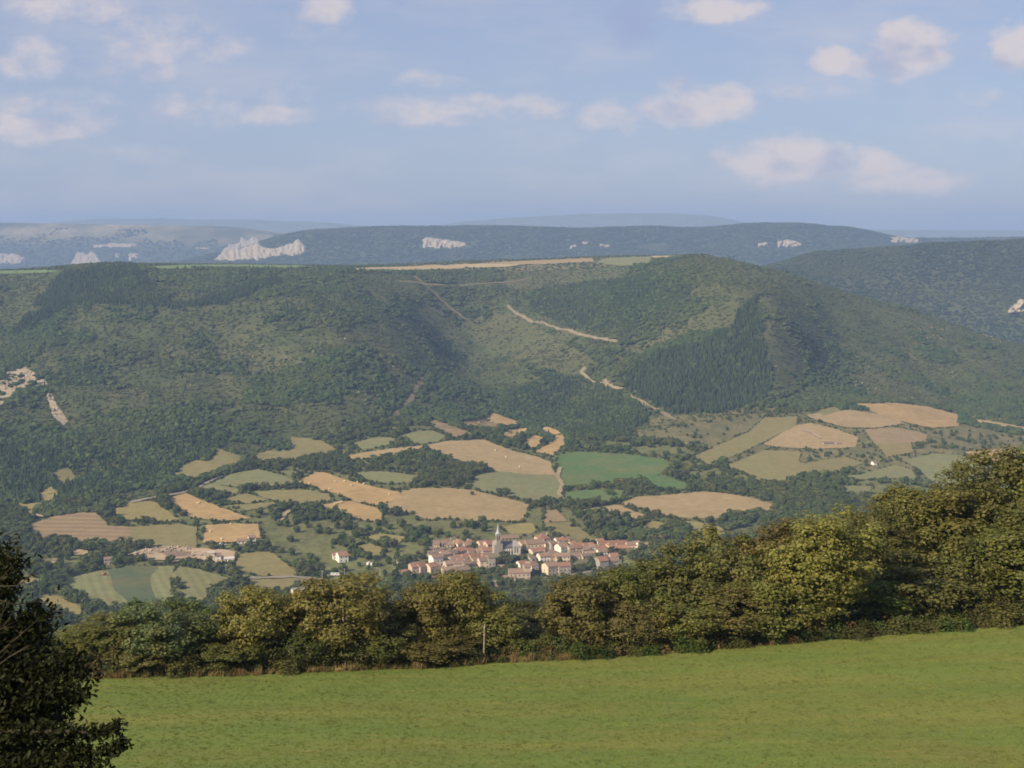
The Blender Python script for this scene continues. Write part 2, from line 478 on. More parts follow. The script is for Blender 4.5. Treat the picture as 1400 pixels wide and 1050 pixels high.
A5 = lambda *p: Q(400, 520, 3.3333, p)
A4 = lambda *p: Q(0, 660, 3.3333, p)
A3 = lambda *p: Q(0, 480, 3.3333, p)
A6 = lambda *p: Q(780, 500, 2.258, p)
GOLD, TAN, PINK, OLIVE, PALE, GREEN, DKGREEN, YEL = ((0.362, 0.246, 0.112), (0.30, 0.222, 0.115), (0.255, 0.185, 0.105), (0.185, 0.165, 0.068),
                                                   (0.165, 0.175, 0.08), (0.085, 0.142, 0.045), (0.082, 0.108, 0.055), (0.225, 0.19, 0.072))
FIELDS = [
    ('stubble_field', GOLD, 'golden stubble field with round bales above the village wood', A5((30, 468), (70, 445), (110, 424), (150, 426), (250, 462), (330, 480), (410, 500), (480, 512), (500, 540), (440, 550), (380, 565), (290, 552), (200, 512), (140, 500), (75, 478))),
    ('stubble_field', TAN, 'widest tan stubble field above the village', A5((400, 575), (500, 545), (506, 510), (560, 496), (700, 497), (820, 505), (920, 532), (1010, 552), (1075, 572), (1055, 600), (1040, 640), (960, 640), (880, 632), (800, 640), (700, 625), (620, 632), (560, 608), (480, 590))),
    ('stubble_field', GOLD, 'small golden field with a row of bales', A5((140, 572), (200, 560), (260, 555), (340, 575), (410, 598), (395, 645), (330, 635), (240, 615), (150, 600))),
    ('stubble_field', TAN, 'long tan field tapering beside the green field', A5((200, 357), (300, 338), (440, 318), (560, 305), (640, 295), (700, 282), (820, 278), (870, 275), (930, 300), (1000, 325), (1100, 350), (1165, 375), (1195, 432), (1080, 432), (950, 415), (860, 388), (760, 360), (700, 345), (640, 318), (600, 310), (450, 340), (300, 356))),
    ('meadow', PALE, 'pale green meadow under the long tan field', A5((840, 440), (900, 425), (960, 420), (1060, 432), (1190, 437), (1215, 470), (1220, 545), (1110, 550), (1000, 530), (870, 505), (825, 485))),
    ('meadow', PALE, 'pale meadow among trees', A5((290, 425), (400, 420), (500, 430), (560, 440), (540, 462), (420, 468), (330, 450))),
    ('meadow', PALE, 'upper pale meadow', A5((280, 290), (380, 265), (440, 265), (490, 270), (420, 295), (320, 315))),
    ('meadow', PALE, 'upper pale meadow', A5((500, 255), (570, 235), (640, 235), (690, 255), (660, 280), (560, 288))),
    ('fallow_field', PINK, 'brown fallow strip', A5((610, 190), (650, 185), (730, 215), (820, 248), (740, 262), (680, 225))),
    ('stubble_field', GOLD, 'topmost golden field', A5((760, 195), (840, 185), (890, 170), (900, 145), (950, 165), (1030, 195), (1010, 210), (940, 205), (930, 225), (880, 220), (800, 215))),
    ('stubble_field', GOLD, 'golden patch', A5((955, 240), (1000, 222), (1080, 222), (1060, 245), (985, 262))),
    ('stubble_field', GOLD, 'golden patch', A5((1075, 265), (1095, 255), (1140, 262), (1110, 305), (1070, 300))),
    ('stubble_field', GOLD, 'golden hooked strip', A5((1130, 215), (1180, 220), (1240, 255), (1230, 290), (1180, 340), (1115, 325), (1170, 295), (1195, 265), (1160, 240))),
    ('crop_field', GREEN, 'large emerald crop field', [(765, 623), (790, 619), (850, 622), (900, 628), (918, 634), (900, 648), (870, 655), (810, 662), (775, 666), (764, 650)]),
    ('crop_field', GREEN, 'small emerald crop field', [(772, 682), (777, 674), (815, 671), (852, 672), (845, 682), (832, 686), (800, 687)]),
    ('crop_field', GREEN, 'emerald wedge', [(877, 650), (912, 653), (944, 666), (930, 670), (900, 666)]),
    ('stubble_field', TAN, 'broad beige field', [(850, 688), (870, 681), (905, 679), (962, 674), (997, 677), (1025, 682), (1055, 691), (1050, 700), (1035, 698), (1000, 706), (975, 708), (945, 708), (910, 704), (885, 697)]),
    ('stubble_field', TAN, 'beige field', [(792, 699), (845, 692), (867, 701), (885, 706), (870, 710), (837, 706), (812, 701)]),
    ('fallow_field', PINK, 'brown patch', [(748, 699), (760, 699), (774, 712), (745, 714)]),
    ('meadow', OLIVE, 'strip', [(745, 716), (782, 716), (780, 722), (745, 722)]),
    ('meadow', OLIVE, 'olive meadow', [(757, 725), (788, 722), (800, 730), (815, 741), (770, 738)]),
    ('meadow', YEL, 'yellow meadow behind the church', [(690, 722), (705, 718), (727, 717), (731, 727), (712, 732), (700, 730)]),
    ('meadow', YEL, 'yellow patch', [(884, 717), (895, 714), (906, 717), (902, 723), (890, 723)]),
    ('stubble_field', GOLD, 'wheat on the right', A6((850, 120), (1000, 118), (1100, 130), (1200, 155), (1195, 185), (1120, 190), (1020, 170), (930, 140))),
    ('stubble_field', TAN, 'wheat on the right', A6((725, 155), (860, 140), (960, 155), (1030, 178), (940, 190), (850, 188), (760, 165))),
    ('stubble_field', TAN, 'wheat on the right', A6((600, 245), (690, 190), (740, 180), (820, 200), (885, 225), (880, 250), (760, 255), (640, 250))),
    ('pasture', OLIVE, 'olive pasture', A6((380, 285), (480, 240), (560, 205), (600, 165), (700, 160), (690, 185), (600, 230), (520, 270), (430, 305))),
    ('pasture', OLIVE, 'olive pasture', A6((480, 315), (600, 265), (710, 270), (700, 300), (760, 320), (660, 360), (590, 355), (540, 330))),
    ('pasture', OLIVE, 'olive pasture', A6((705, 308), (850, 285), (900, 300), (830, 325), (765, 330))),
    ('meadow', PALE, 'pale meadow', A6((770, 355), (900, 340), (1000, 310), (1050, 325), (1075, 355), (1000, 345), (880, 350))),
    ('meadow', PALE, 'pale meadow', A6((1035, 295), (1120, 275), (1200, 280), (1290, 310), (1220, 365), (1130, 370), (1080, 320))),
    ('stubble_field', GOLD, 'golden field at the trees', A6((1220, 270), (1320, 260), (1420, 265), (1320, 295), (1260, 290))),
    ('meadow', YEL, 'green patch', A6((945, 245), (1050, 240), (1055, 265), (980, 280))),
    ('fallow_field', PINK, 'brown pasture', A6((910, 200), (1010, 195), (1100, 215), (1095, 235), (940, 240))),
    ('pasture', TAN, 'strip', A6((1240, 165), (1420, 195), (1420, 205), (1260, 180))),
    ('meadow', PALE, 'strip', A6((840, 375), (930, 375), (925, 390), (850, 390))),
    ('pasture', OLIVE, 'strip', A6((760, 140), (820, 130), (830, 138), (780, 152))),
    ('fallow_field', PINK, 'wide mown field with pinkish swaths', A4((150, 250), (160, 190), (260, 155), (400, 137), (430, 140), (470, 180), (490, 205), (560, 206), (600, 206), (610, 280), (500, 280), (300, 262), (180, 262))),
    ('meadow', OLIVE, 'olive end of the mown field', A4((600, 206), (640, 205), (820, 195), (890, 205), (890, 295), (780, 300), (640, 285), (610, 281))),
    ('meadow', YEL, 'yellowish meadow', A4((500, 135), (600, 95), (700, 90), (750, 130), (820, 175), (700, 175), (560, 165))),
    ('stubble_field', GOLD, 'curved golden field', A4((775, 75), (850, 53), (890, 75), (1000, 120), (1140, 165), (1000, 172), (880, 158), (820, 120))),
    ('stubble_field', GOLD, 'golden field by the white farmhouse', A4((945, 200), (1050, 192), (1170, 195), (1185, 250), (1100, 262), (1040, 270), (930, 272))),
    ('meadow', PALE, 'striped hay meadow', A4((300, 450), (420, 415), (500, 400), (540, 500), (600, 545), (640, 585), (560, 580), (420, 560), (340, 500))),
    ('crop_field', DKGREEN, 'dark green crop', A4((502, 402), (600, 386), (720, 388), (690, 440), (705, 500), (722, 560), (640, 595), (592, 545), (530, 490))),
    ('meadow', PALE, 'striped hay meadow', A4((724, 386), (800, 385), (770, 420), (770, 480), (785, 530), (730, 562), (708, 500), (694, 440))),
    ('meadow', PALE, 'striped hay meadow', A4((820, 390), (900, 400), (1030, 440), (940, 490), (930, 550), (850, 545), (800, 470), (790, 420))),
    ('meadow', OLIVE, 'olive meadow', A4((1090, 330), (1230, 320), (1330, 400), (1360, 420), (1200, 425), (1080, 395))),
    ('meadow', OLIVE, 'meadow', A4((1120, 450), (1400, 440), (1400, 470), (1180, 500))),
    ('meadow', YEL, 'meadow', A4((170, 520), (260, 525), (370, 575), (360, 600), (220, 590), (180, 560))),
    ('pasture', YEL, 'meadow', A4((70, 430), (200, 450), (120, 480), (50, 460))),
    ('pasture', OLIVE, 'olive pasture', A3((800, 560), (860, 510), (950, 500), (990, 450), (1110, 490), (1080, 515), (980, 550), (880, 585))),
    ('pasture', OLIVE, 'olive pasture', A3((1165, 480), (1250, 455), (1300, 460), (1400, 470), (1400, 485), (1250, 500), (1180, 505))),
    ('meadow', PALE, 'pale meadow', A3((970, 605), (1060, 565), (1180, 545), (1280, 570), (1350, 600), (1240, 615), (1100, 620))),
    ('meadow', PALE, 'pale meadow', A3((905, 630), (960, 610), (1090, 635), (1080, 650), (940, 640))),
    ('meadow', OLIVE, 'meadow', A3((1020, 680), (1120, 655), (1220, 680), (1130, 695))),
    ('meadow', OLIVE, 'meadow', A3((1135, 650), (1250, 640), (1400, 640), (1500, 660), (1500, 680), (1400, 700), (1300, 690), (1200, 665))),
    ('meadow', OLIVE, 'strip', A3((1060, 710), (1250, 695), (1260, 705), (1120, 725))),
    ('pasture', OLIVE, 'clearing', A3((230, 560), (300, 530), (350, 590), (280, 620))),
    ('pasture', YEL, 'clearing', A3((175, 660), (230, 625), (275, 660), (200, 690))),
    ('pasture', YEL, 'clearing', A3((60, 700), (200, 700), (150, 745))),
    ('pasture', OLIVE, 'meadow at slope foot', A5((0, 265), (60, 270), (130, 280), (200, 320), (80, 345), (0, 350), (0, 300))),
    ('pasture', YEL, 'dry patch', [(500, 736), (520, 732), (556, 736), (545, 742), (515, 742)]),
    ('pasture', YEL, 'dry patch', [(490, 748), (505, 745), (525, 752), (515, 762), (497, 758)]),
    ('pasture', YEL, 'dry slope over the river wood', [(930, 714), (955, 716), (985, 724), (995, 732), (970, 734), (945, 724)]),
]
PLATEAU = [
    ('stubble_field', (0.37, 0.28, 0.15), [(468, 369.5), (500, 366.2), (560, 364.8), (595, 362.5), (640, 364), (632, 367.5), (560, 370), (500, 371.2)]),
    ('stubble_field', (0.40, 0.31, 0.17), [(610, 362.5), (660, 360.8), (720, 361.5), (690, 365.5), (645, 366.5)]),
    ('stubble_field', TAN, [(655, 360.2), (720, 357), (810, 353.3), (812, 358), (740, 362)]),
    ('meadow', PALE, [(815, 357.8), (830, 353), (890, 351), (892, 361), (850, 364), (830, 362)]),
    ('stubble_field', (0.40, 0.31, 0.17), [(890, 350.2), (945, 349.6), (940, 351.6), (892, 352.6)]),
    ('crop_field', (0.12, 0.19, 0.07), [(176, 366.5), (250, 362.4), (330, 362), (410, 363.2), (430, 365.5), (380, 367), (300, 366.2), (230, 368)]),
    ('crop_field', (0.12, 0.19, 0.07), [(-30, 372.5), (0, 370.8), (60, 369.6), (85, 371), (60, 373.5), (0, 375)]),
]
VILLAGE = [(545, 776), (590, 742), (625, 734), (672, 744), (690, 732), (735, 730), (760, 728), (800, 740), (890, 742), (892, 752), (850, 760), (850, 782), (800, 790), (740, 800), (640, 800), (590, 792), (548, 790)]
QUARRY = [(172, 760), (195, 752), (230, 748), (262, 750), (300, 752), (322, 755), (321, 769), (296, 771), (262, 770), (240, 768), (200, 766), (182, 763)]
# slope cover: (polygon, density of trees 0..1, conifer share, dryness 0..1)
ZONES = [
    ([(845, 520), (870, 500), (900, 482), (960, 470), (1000, 442), (1030, 405), (1042, 440), (1050, 500), (1056, 545), (1000, 560), (950, 568), (905, 562), (868, 542)], 1.0, 1.0, 0.0),
    ([(715, 408), (760, 393), (830, 384), (900, 378), (945, 395), (952, 420), (905, 445), (852, 466), (800, 452), (738, 434)], 1.0, 0.3, 0.0),
    ([(690, 540), (760, 512), (800, 522), (850, 540), (882, 560), (882, 592), (800, 602), (740, 590), (700, 562)], 1.0, 0.5, 0.0),
    ([(40, 420), (90, 372), (140, 362), (182, 364), (210, 385), (240, 422), (150, 415), (60, 430)], 1.0, 0.5, 0.0),
    ([(560, 372), (640, 372), (690, 420), (640, 452), (600, 420)], 0.75, 0.1, 0.25),
    ([(640, 455), (690, 425), (740, 452), (800, 482), (835, 500), (780, 512), (700, 492), (668, 480)], 0.33, 0.0, 0.75),
    ([(835, 500), (860, 490), (1000, 444), (1028, 404), (1010, 400), (940, 440), (850, 478)], 0.4, 0.0, 0.6),
    ([(1034, 404), (1060, 412), (1110, 440), (1220, 520), (1310, 545), (1230, 552), (1120, 548), (1060, 552), (1052, 500)], 0.5, 0.0, 0.55),
    ([(850, 600), (900, 570), (1060, 556), (1100, 560), (1000, 590), (960, 612), (905, 620)], 0.3, 0.0, 0.8),
    ([(300, 440), (420, 430), (540, 440), (600, 500), (600, 560), (480, 575), (380, 560), (300, 520)], 0.6, 0.03, 0.36),
    ([(120, 520), (220, 480), (330, 500), (340, 560), (250, 590), (140, 570)], 0.68, 0.03, 0.25),
    ([(250, 400), (380, 395), (470, 400), (480, 440), (300, 440)], 0.75, 0.06, 0.2),
    ([(470, 372), (550, 374), (620, 430), (640, 490), (560, 450)], 0.55, 0.0, 0.4),
    ([(0, 590), (80, 600), (250, 590), (330, 600), (250, 640), (130, 690), (0, 690)], 1.0, 0.25, 0.0),
    ([(690, 362), (820, 358), (890, 358), (850, 380), (720, 402), (690, 395)], 0.3, 0.0, 0.7),
    ([(15, 450), (60, 425), (110, 404), (200, 412), (270, 412), (300, 403), (340, 390), (380, 378), (381, 386), (345, 400), (300, 414), (270, 421), (200, 421), (110, 414), (62, 437), (20, 465)], 1.0, 1.0, 0.0),
]
CLEARROWS = []


def zone_at(px, py):
    px, py = px + 5 * fbm(px / 22, py / 14, 141, 3), py + 3 * fbm(px / 22 + 40, py / 14, 142, 3)
    d = np.full(np.shape(px), 0.80)
    c = np.full(np.shape(px), 0.02)
    dry = np.full(np.shape(px), 0.16)
    for poly, dd, cc, rr in ZONES:
        m = inside(poly, px, py)
        d[m], c[m], dry[m] = dd, cc, rr
    return d, c, dry


def widen(poly, dx=3.2, dy=1.3):
    p = np.array(poly, float)
    n_ = len(p)
    out = []
    for i in range(n_):
        t_ = p[(i + 1) % n_] - p[i - 1]
        nx, ny = t_[1], -t_[0]
        m_ = math.hypot(nx, ny) + 1e-9
        out.append((nx / m_, ny / m_))
    o = np.array(out)
    area = 0.5 * np.sum(p[:, 0] * np.roll(p[:, 1], -1) - np.roll(p[:, 0], -1) * p[:, 1])
    s_ = 1 if area > 0 else -1
    return [tuple(q) for q in p + s_ * o * np.array((dx, dy))]


FIELDS = [(a, b, c, widen(d)) for a, b, c, d in FIELDS]


def in_fields(px, py):
    m = np.zeros(np.shape(px), bool)
    for f in FIELDS:
        m |= inside(f[3], px, py)
    return m


# ------------------------------------------------------------------ materials
def mat(name):
    m = bpy.data.materials.new(name)
    m.use_nodes = True
    m.node_tree.nodes.clear()
    t = NT(m.node_tree)
    out = t.n('ShaderNodeOutputMaterial')
    return m, t, out


def principled(t, out, base, rough=0.9, spec=0.2, normal=None):
    b = t.n('ShaderNodeBsdfPrincipled')
    t.put(b.inputs['Base Color'], base)
    t.put(b.inputs['Roughness'], rough)
    b.inputs['Specular IOR Level'].default_value = spec
    if normal is not None:
        t.put(b.inputs['Normal'], normal)
    t.put(out.inputs[0], b.outputs[0])
    return b


def bump(t, h, dist, strength=1.0):
    b = t.n('ShaderNodeBump')
    b.inputs['Strength'].default_value = strength
    b.inputs['Distance'].default_value = dist
    t.put(b.inputs['Height'], h)
    return b.outputs[0]


def val(t, col_, f):
    """multiply a colour by a factor socket"""
    nd = t.n('ShaderNodeVectorMath', operation='SCALE')
    t.put(nd.inputs[0], col_)
    t.put(nd.inputs['Scale'], f)
    return nd.outputs[0]


def m_land():
    m, t, out = mat('land')
    g = t.n('ShaderNodeNewGeometry').outputs['Position']
    a = t.n('ShaderNodeAttribute', attribute_name='cover')
    n1 = t.noise(g, 1 / 26.0, 6, 0.65)
    n2 = t.noise(g, 1 / 5.0, 4, 0.6)
    n3 = t.noise(g, 1 / 120.0, 3, 0.5)
    base = t.mix(t.ramp(n3, 0.35, 0.65), a.outputs[0], t.mix(0.4, a.outputs[0], rgba((0.10, 0.092, 0.040))))
    base = t.mix(t.ramp(n1, 0.4, 0.62), base, t.mix(0.5, base, rgba((0.055, 0.070, 0.024))))
    base = val(t, base, t.ramp(n2, 0.25, 0.75, 0.72, 1.28))
    principled(t, out, base, 0.95, 0.1, bump(t, n1, 3.0, 0.6))
    return m


def m_field(name, rows_=0.0, wscale=0.045, amp=0.05):
    m, t, out = mat(name)
    g = t.n('ShaderNodeNewGeometry').outputs['Position']
    oi = t.n('ShaderNodeObjectInfo')
    n1 = t.noise(g, 1 / 45.0, 5, 0.6)
    n2 = t.noise(g, 1 / 9.0, 5, 0.7)
    base = t.mix(t.ramp(n1, 0.38, 0.68), oi.outputs['Color'], t.mix(0.35, oi.outputs['Color'], rgba((0.2, 0.15, 0.06))))
    base = val(t, base, t.ramp(n2, 0.25, 0.75, 0.86, 1.14))
    if rows_:
        w = t.n('ShaderNodeTexWave', wave_type='BANDS', bands_direction='Y')
        mp = t.n('ShaderNodeMapping')
        t.put(mp.inputs[0], g)
        mp.inputs['Rotation'].default_value = (0, 0, rows_)
        t.put(w.inputs['Vector'], mp.outputs[0])
        w.inputs['Scale'].default_value = wscale
        w.inputs['Distortion'].default_value = 1.6
        w.inputs['Detail'].default_value = 2.0
        w.inputs['Detail Scale'].default_value = 0.4
        base = val(t, base, t.ramp(w.outputs[1], 0.2, 0.8, 1 - amp, 1 + amp))
    principled(t, out, base, 0.95, 0.1, bump(t, n2, 0.5, 0.5))
    return m


def m_leaf(name, hue=0.0, trans=0.3, patch=1 / 150.0, amount=0.5, alt=(0.075, 0.062, 0.018), spec=0.3):
    """foliage; the object's own colour, varied from plant to plant, leaf to leaf"""
    m, t, out = mat(name)
    oi = t.n('ShaderNodeObjectInfo')
    g = t.n('ShaderNodeNewGeometry')
    base = t.mix(t.ramp(t.noise(g.outputs['Position'], patch, 3, 0.55), 0.42, 0.66, 0, amount), oi.outputs['Color'], rgba(alt))
    base = val(t, base, t.ramp(oi.outputs['Random'], 0, 1, 0.72, 1.32, False))
    rnd = t.ramp(g.outputs['Random Per Island'], 0, 1, 0.7, 1.35, False)
    base = val(t, base, rnd)
    b = t.n('ShaderNodeBsdfPrincipled')
    t.put(b.inputs['Base Color'], base)
    b.inputs['Roughness'].default_value = 0.5
    b.inputs['Specular IOR Level'].default_value = spec
    tr = t.n('ShaderNodeBsdfTranslucent')
    t.put(tr.inputs[0], val(t, base, 1.3))
    mx = t.n('ShaderNodeMixShader')
    mx.inputs[0].default_value = trans
    t.put(mx.inputs[1], b.outputs[0])
    t.put(mx.inputs[2], tr.outputs[0])
    t.put(out.inputs[0], mx.outputs[0])
    return m


def m_canopy(name, alt=(0.068, 0.074, 0.025)):
    m, t, out = mat(name)
    oi = t.n('ShaderNodeObjectInfo')
    g = t.n('ShaderNodeNewGeometry')
    own = t.n('ShaderNodeAttribute', attribute_name='tint').outputs[0]
    base = t.mix(t.ramp(t.noise(g.outputs['Position'], 1 / 160.0, 4, 0.6), 0.4, 0.66, 0, 0.55), own, rgba(alt))
    base = val(t, base, t.ramp(oi.outputs['Random'], 0, 1, 0.8, 1.22, False))
    base = val(t, base, t.ramp(t.noise(g.outputs['Position'], 0.9, 2, 0.6), 0.3, 0.7, 0.75, 1.25))
    principled(t, out, base, 0.9, 0.1)
    return m


def m_plain(name, rough=0.85, spec=0.25, nscale=1.5, lo=0.82, hi=1.16, bdist=0.0):
    """weathered plain surface in the object's own colour"""
    m, t, out = mat(name)
    oi = t.n('ShaderNodeObjectInfo')
    tc_ = t.n('ShaderNodeTexCoord').outputs['Object']
    n = t.noise(tc_, nscale, 5, 0.65)
    base = val(t, oi.outputs['Color'], t.ramp(n, 0.3, 0.7, lo, hi))
    principled(t, out, base, rough, spec, bump(t, n, bdist) if bdist else None)
    return m


def m_tiles():
    m, t, out = mat('roof_tiles')
    oi = t.n('ShaderNodeObjectInfo')
    tc_ = t.n('ShaderNodeTexCoord').outputs['Object']
    n = t.noise(tc_, 0.7, 5, 0.7)
    n2 = t.noise(tc_, 4.0, 3, 0.6)
    base = t.mix(t.ramp(n, 0.42, 0.7, 0, 0.6), oi.outputs['Color'], rgba((0.22, 0.17, 0.13)))
    base = val(t, base, t.ramp(n2, 0.3, 0.7, 0.75, 1.25))
    w = t.n('ShaderNodeTexWave', wave_type='BANDS', bands_direction='X')
    t.put(w.inputs['Vector'], tc_)
    w.inputs['Scale'].default_value = 1.2
    principled(t, out, base, 0.85, 0.2, bump(t, w.outputs[1], 0.06))
    return m


def m_grass():
    m, t, out = mat('grass')
    g = t.n('ShaderNodeNewGeometry').outputs['Position']
    n1 = t.noise(t.scale3(g, (0.05, 0.16, 0.1)), 1.0, 5, 0.6, 0.4)
    n2 = t.noise(t.scale3(g, (0.35, 1.1, 0.5)), 1.0, 6, 0.7)
    n3 = t.noise(g, 7.0, 4, 0.7)
    base = t.mix(t.ramp(n1, 0.4, 0.66), rgba((0.120, 0.165, 0.037)), rgba((0.158, 0.165, 0.042)))
    base = t.mix(t.ramp(n2, 0.54, 0.78, 0, 0.7), base, rgba((0.24, 0.2, 0.06)))
    base = val(t, base, t.ramp(n3, 0.25, 0.75, 0.85, 1.15))
    n4 = t.noise(t.scale3(g, (0.025, 0.55, 0.3)), 1.0, 3, 0.5, 0.3)
    base = val(t, base, t.ramp(n4, 0.35, 0.65, 0.95, 1.05))
    h = t.math('ADD', n3, t.math('MULTIPLY', n2, 1.5))
    principled(t, out, base, 0.9, 0.15, bump(t, h, 0.10, 0.6))
    return m


def m_rock(name, c0, c1):
    m, t, out = mat(name)
    g = t.n('ShaderNodeNewGeometry').outputs['Position']
    n = t.noise(t.scale3(g, (1, 1, 3)), 0.06, 6, 0.7)
    n2 = t.noise(t.scale3(g, (1, 1, 1.6)), 0.03, 5, 0.65)
    base = t.mix(t.ramp(n, 0.35, 0.65), rgba(c0), rgba(c1))
    base = t.mix(t.ramp(n2, 0.54, 0.74, 0, 0.4), base, rgba((0.12, 0.11, 0.07)))
    principled(t, out, base, 0.95, 0.1, bump(t, n, 3.0))
    return m


LAND = m_land()
FIELD_A, FIELD_B, FIELD_C = m_field('field_soft'), m_field('field_rows', 0.25), m_field('field_swaths', 1.15, 0.04, 0.075)
FIELD_D = m_field('field_mown', 0.06, 0.022, 0.12)
CANOPY, NEEDLE = m_canopy('canopy'), m_canopy('needle_canopy', (0.04, 0.06, 0.03))
LEAF = m_leaf('leaf', patch=1 / 2.2, amount=0.45, trans=0.42, alt=(0.155, 0.130, 0.030))
VLEAF = m_leaf('valley_leaf', patch=1 / 40.0, amount=0.5, alt=(0.10, 0.095, 0.035))
BARK = m_plain('bark', 0.95, 0.1, 6.0, 0.6, 1.4, 0.02)
PLASTER = m_plain('plaster', 0.9, 0.2, 0.8, 0.82, 1.12)
PLAIN = m_plain('painted', 0.6, 0.4)
TILES = m_tiles()
GRASS = m_grass()
LIMESTONE = m_rock('limestone', (0.25, 0.21, 0.155), (0.44, 0.37, 0.28))
TRACK = m_field('track')

# ------------------------------------------------------------------ the ground sheet
def build_land():
    px, py = GU, PYT
    _, _, dry = zone_at(px, py)
    n = fbm(GX / 90, GY / 90, 61, 4)
    dry = np.clip(dry + 0.35 * n * (GY > 1250), 0, 1)[..., None]
    scrub, bare = np.array((0.056, 0.074, 0.026)), np.array((0.104, 0.102, 0.048))
    c = scrub * (1 - dry) + bare * dry

    def blend(mask, colr):
        nonlocal c
        c = c * (1 - mask[..., None]) + np.array(colr) * mask[..., None]
    blend(1 - sstep(-120, 40, GY - foot), (0.145, 0.15, 0.056))
    blend(inside([(850, 600), (900, 570), (1060, 556), (1700, 560), (1700, 650), (1000, 640), (960, 612)], GU, PYT) * (GY < 2000) * (GY > 1000) * 0.75, (0.185, 0.155, 0.075))
    blend(sstep(-30, 30, GY - rim) * (1 - sstep(3300, 3500, GY)) * (1 - sstep(960, 1030, GU)), (0.17, 0.145, 0.065))
    blend(sstep(3300, 3600, GY), (0.030, 0.046, 0.022))
    blend(sstep(11500, 12200, GY), (0.17, 0.20, 0.20))  # distant hills paled in the cover colour, standing in for thicker haze
    top = sstep(9000, 9350, GY) * (1 - sstep(9700, 10200, GY)) * (1 - sstep(360, 420, GU)) * np.clip(0.6 + 0.8 * fbm(GX / 300, GY / 120, 71, 3), 0, 1)
    blend(top, (0.40, 0.32, 0.20))
    top2 = sstep(6850, 6990, GY) * (1 - sstep(7100, 7500, GY)) * sstep(1000, 1060, GU) * (1 - sstep(1110, 1150, GU))
    blend(top2 * 0.7, (0.24, 0.2, 0.13))
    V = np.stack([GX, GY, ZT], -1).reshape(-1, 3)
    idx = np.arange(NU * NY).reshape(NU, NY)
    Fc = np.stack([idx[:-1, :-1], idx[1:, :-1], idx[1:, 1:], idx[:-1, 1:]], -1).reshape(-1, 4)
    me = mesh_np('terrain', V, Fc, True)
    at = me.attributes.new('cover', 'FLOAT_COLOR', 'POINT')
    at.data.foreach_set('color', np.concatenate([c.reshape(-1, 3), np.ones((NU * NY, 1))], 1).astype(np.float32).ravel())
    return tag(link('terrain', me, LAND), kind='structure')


build_land()


def drape(name, poly_px, m, color, lift=0.45, cell=9.0, ymin=860.0, wob=1.0):
    pts = []
    P = list(poly_px)
    for a, b in zip(P, P[1:] + P[:1]):
        L = math.hypot(b[0] - a[0], b[1] - a[1])
        n_ = max(1, int(L / 5.0))
        for k in range(n_):
            t_ = k / n_
            x, y = a[0] + (b[0] - a[0]) * t_, a[1] + (b[1] - a[1]) * t_
            pts.append((x + wob * random.uniform(-.9, .9), y + wob * random.uniform(-.35, .35)))
    w = [hit(x, y, ymin) for x, y in pts]
    v2 = [Vector((p.x, p.y)) for p in w]
    n0 = len(v2)
    xs = [p.x for p in v2]
    ys = [p.y for p in v2]
    gx, gy = np.meshgrid(np.arange(min(xs), max(xs), cell), np.arange(min(ys), max(ys), cell))
    gx, gy = gx.ravel() + 0.37, gy.ravel() + 0.41
    k = inside([(p.x, p.y) for p in v2], gx, gy)
    v2 += [Vector((a, b)) for a, b in zip(gx[k], gy[k])]
    ov, oe, of, *_ = geometry.delaunay_2d_cdt(v2, [(i, (i + 1) % n0) for i in range(n0)], [list(range(n0))], 1, 0.01)
    ax = np.array([p.x for p in ov])
    ayy = np.array([p.y for p in ov])
    az = ground(ax, ayy) + lift
    me = bpy.data.meshes.new(name)
    me.from_pydata(list(zip(ax, ayy, az)), [], [list(f) for f in of])
    me.shade_smooth()
    me.update()
    if me.polygons and sum(p.normal.z for p in me.polygons) < 0:
        me.flip_normals()
    return tag(link(name, me, m, color=color), kind='structure')


for i, (nm, c, lab, poly) in enumerate(FIELDS):
    j = 0.92 + 0.16 * random.random()
    mm = FIELD_C if 'striped' in lab else FIELD_D if 'swaths' in lab else (FIELD_B if nm == 'stubble_field' else FIELD_A)
    o = drape(nm, poly, mm, tuple(x * j for x in c), 0.40 + 0.008 * i)
for nm, c, poly in PLATEAU:
    drape(nm, poly, FIELD_A, c, 0.8 + random.uniform(0, .4), 22.0, 2000.0, 0.15)
drape('bare_ground', QUARRY, FIELD_A, (0.40, 0.30, 0.21), 1.05)
drape('bare_ground', [(218, 757), (240, 753), (262, 756), (258, 762), (232, 763)], FIELD_A, (0.2, 0.14, 0.11), 1.25)
drape('bare_ground', [(80, 752), (95, 750), (120, 754), (124, 760), (100, 760), (84, 757)], FIELD_A, (0.36, 0.27, 0.17), 1.1)
drape('village_ground', VILLAGE, FIELD_A, (0.135, 0.125, 0.07), 1.15)


def strip(name, pts_px, width, m, color, lift=1.4, ymin=900):
    w = along(pts_px, ymin, 6.0)
    d = np.gradient(w[:, :2], axis=0)
    d /= np.linalg.norm(d, axis=1)[:, None] + 1e-9
    nrm = np.stack([-d[:, 1], d[:, 0]], 1)
    vs, fs = [], []
    for i in range(len(w)):
        for s in (-0.5, 0, 0.5):
            x, y = w[i, :2] + nrm[i] * s * width * (1 + 0.25 * math.sin(i * 1.7 + s))
            vs.append((x, y, float(ground(x, y)) + lift))
    for i in range(len(w) - 1):
        for k in range(2):
            a = i * 3 + k
            fs.append((a, a + 1, a + 4, a + 3))
    me = mesh_np(name, vs, fs, True)
    if sum(p.normal.z for p in me.polygons) < 0:
        me.flip_normals()
    return tag(link(name, me, m, color=color), kind='structure')


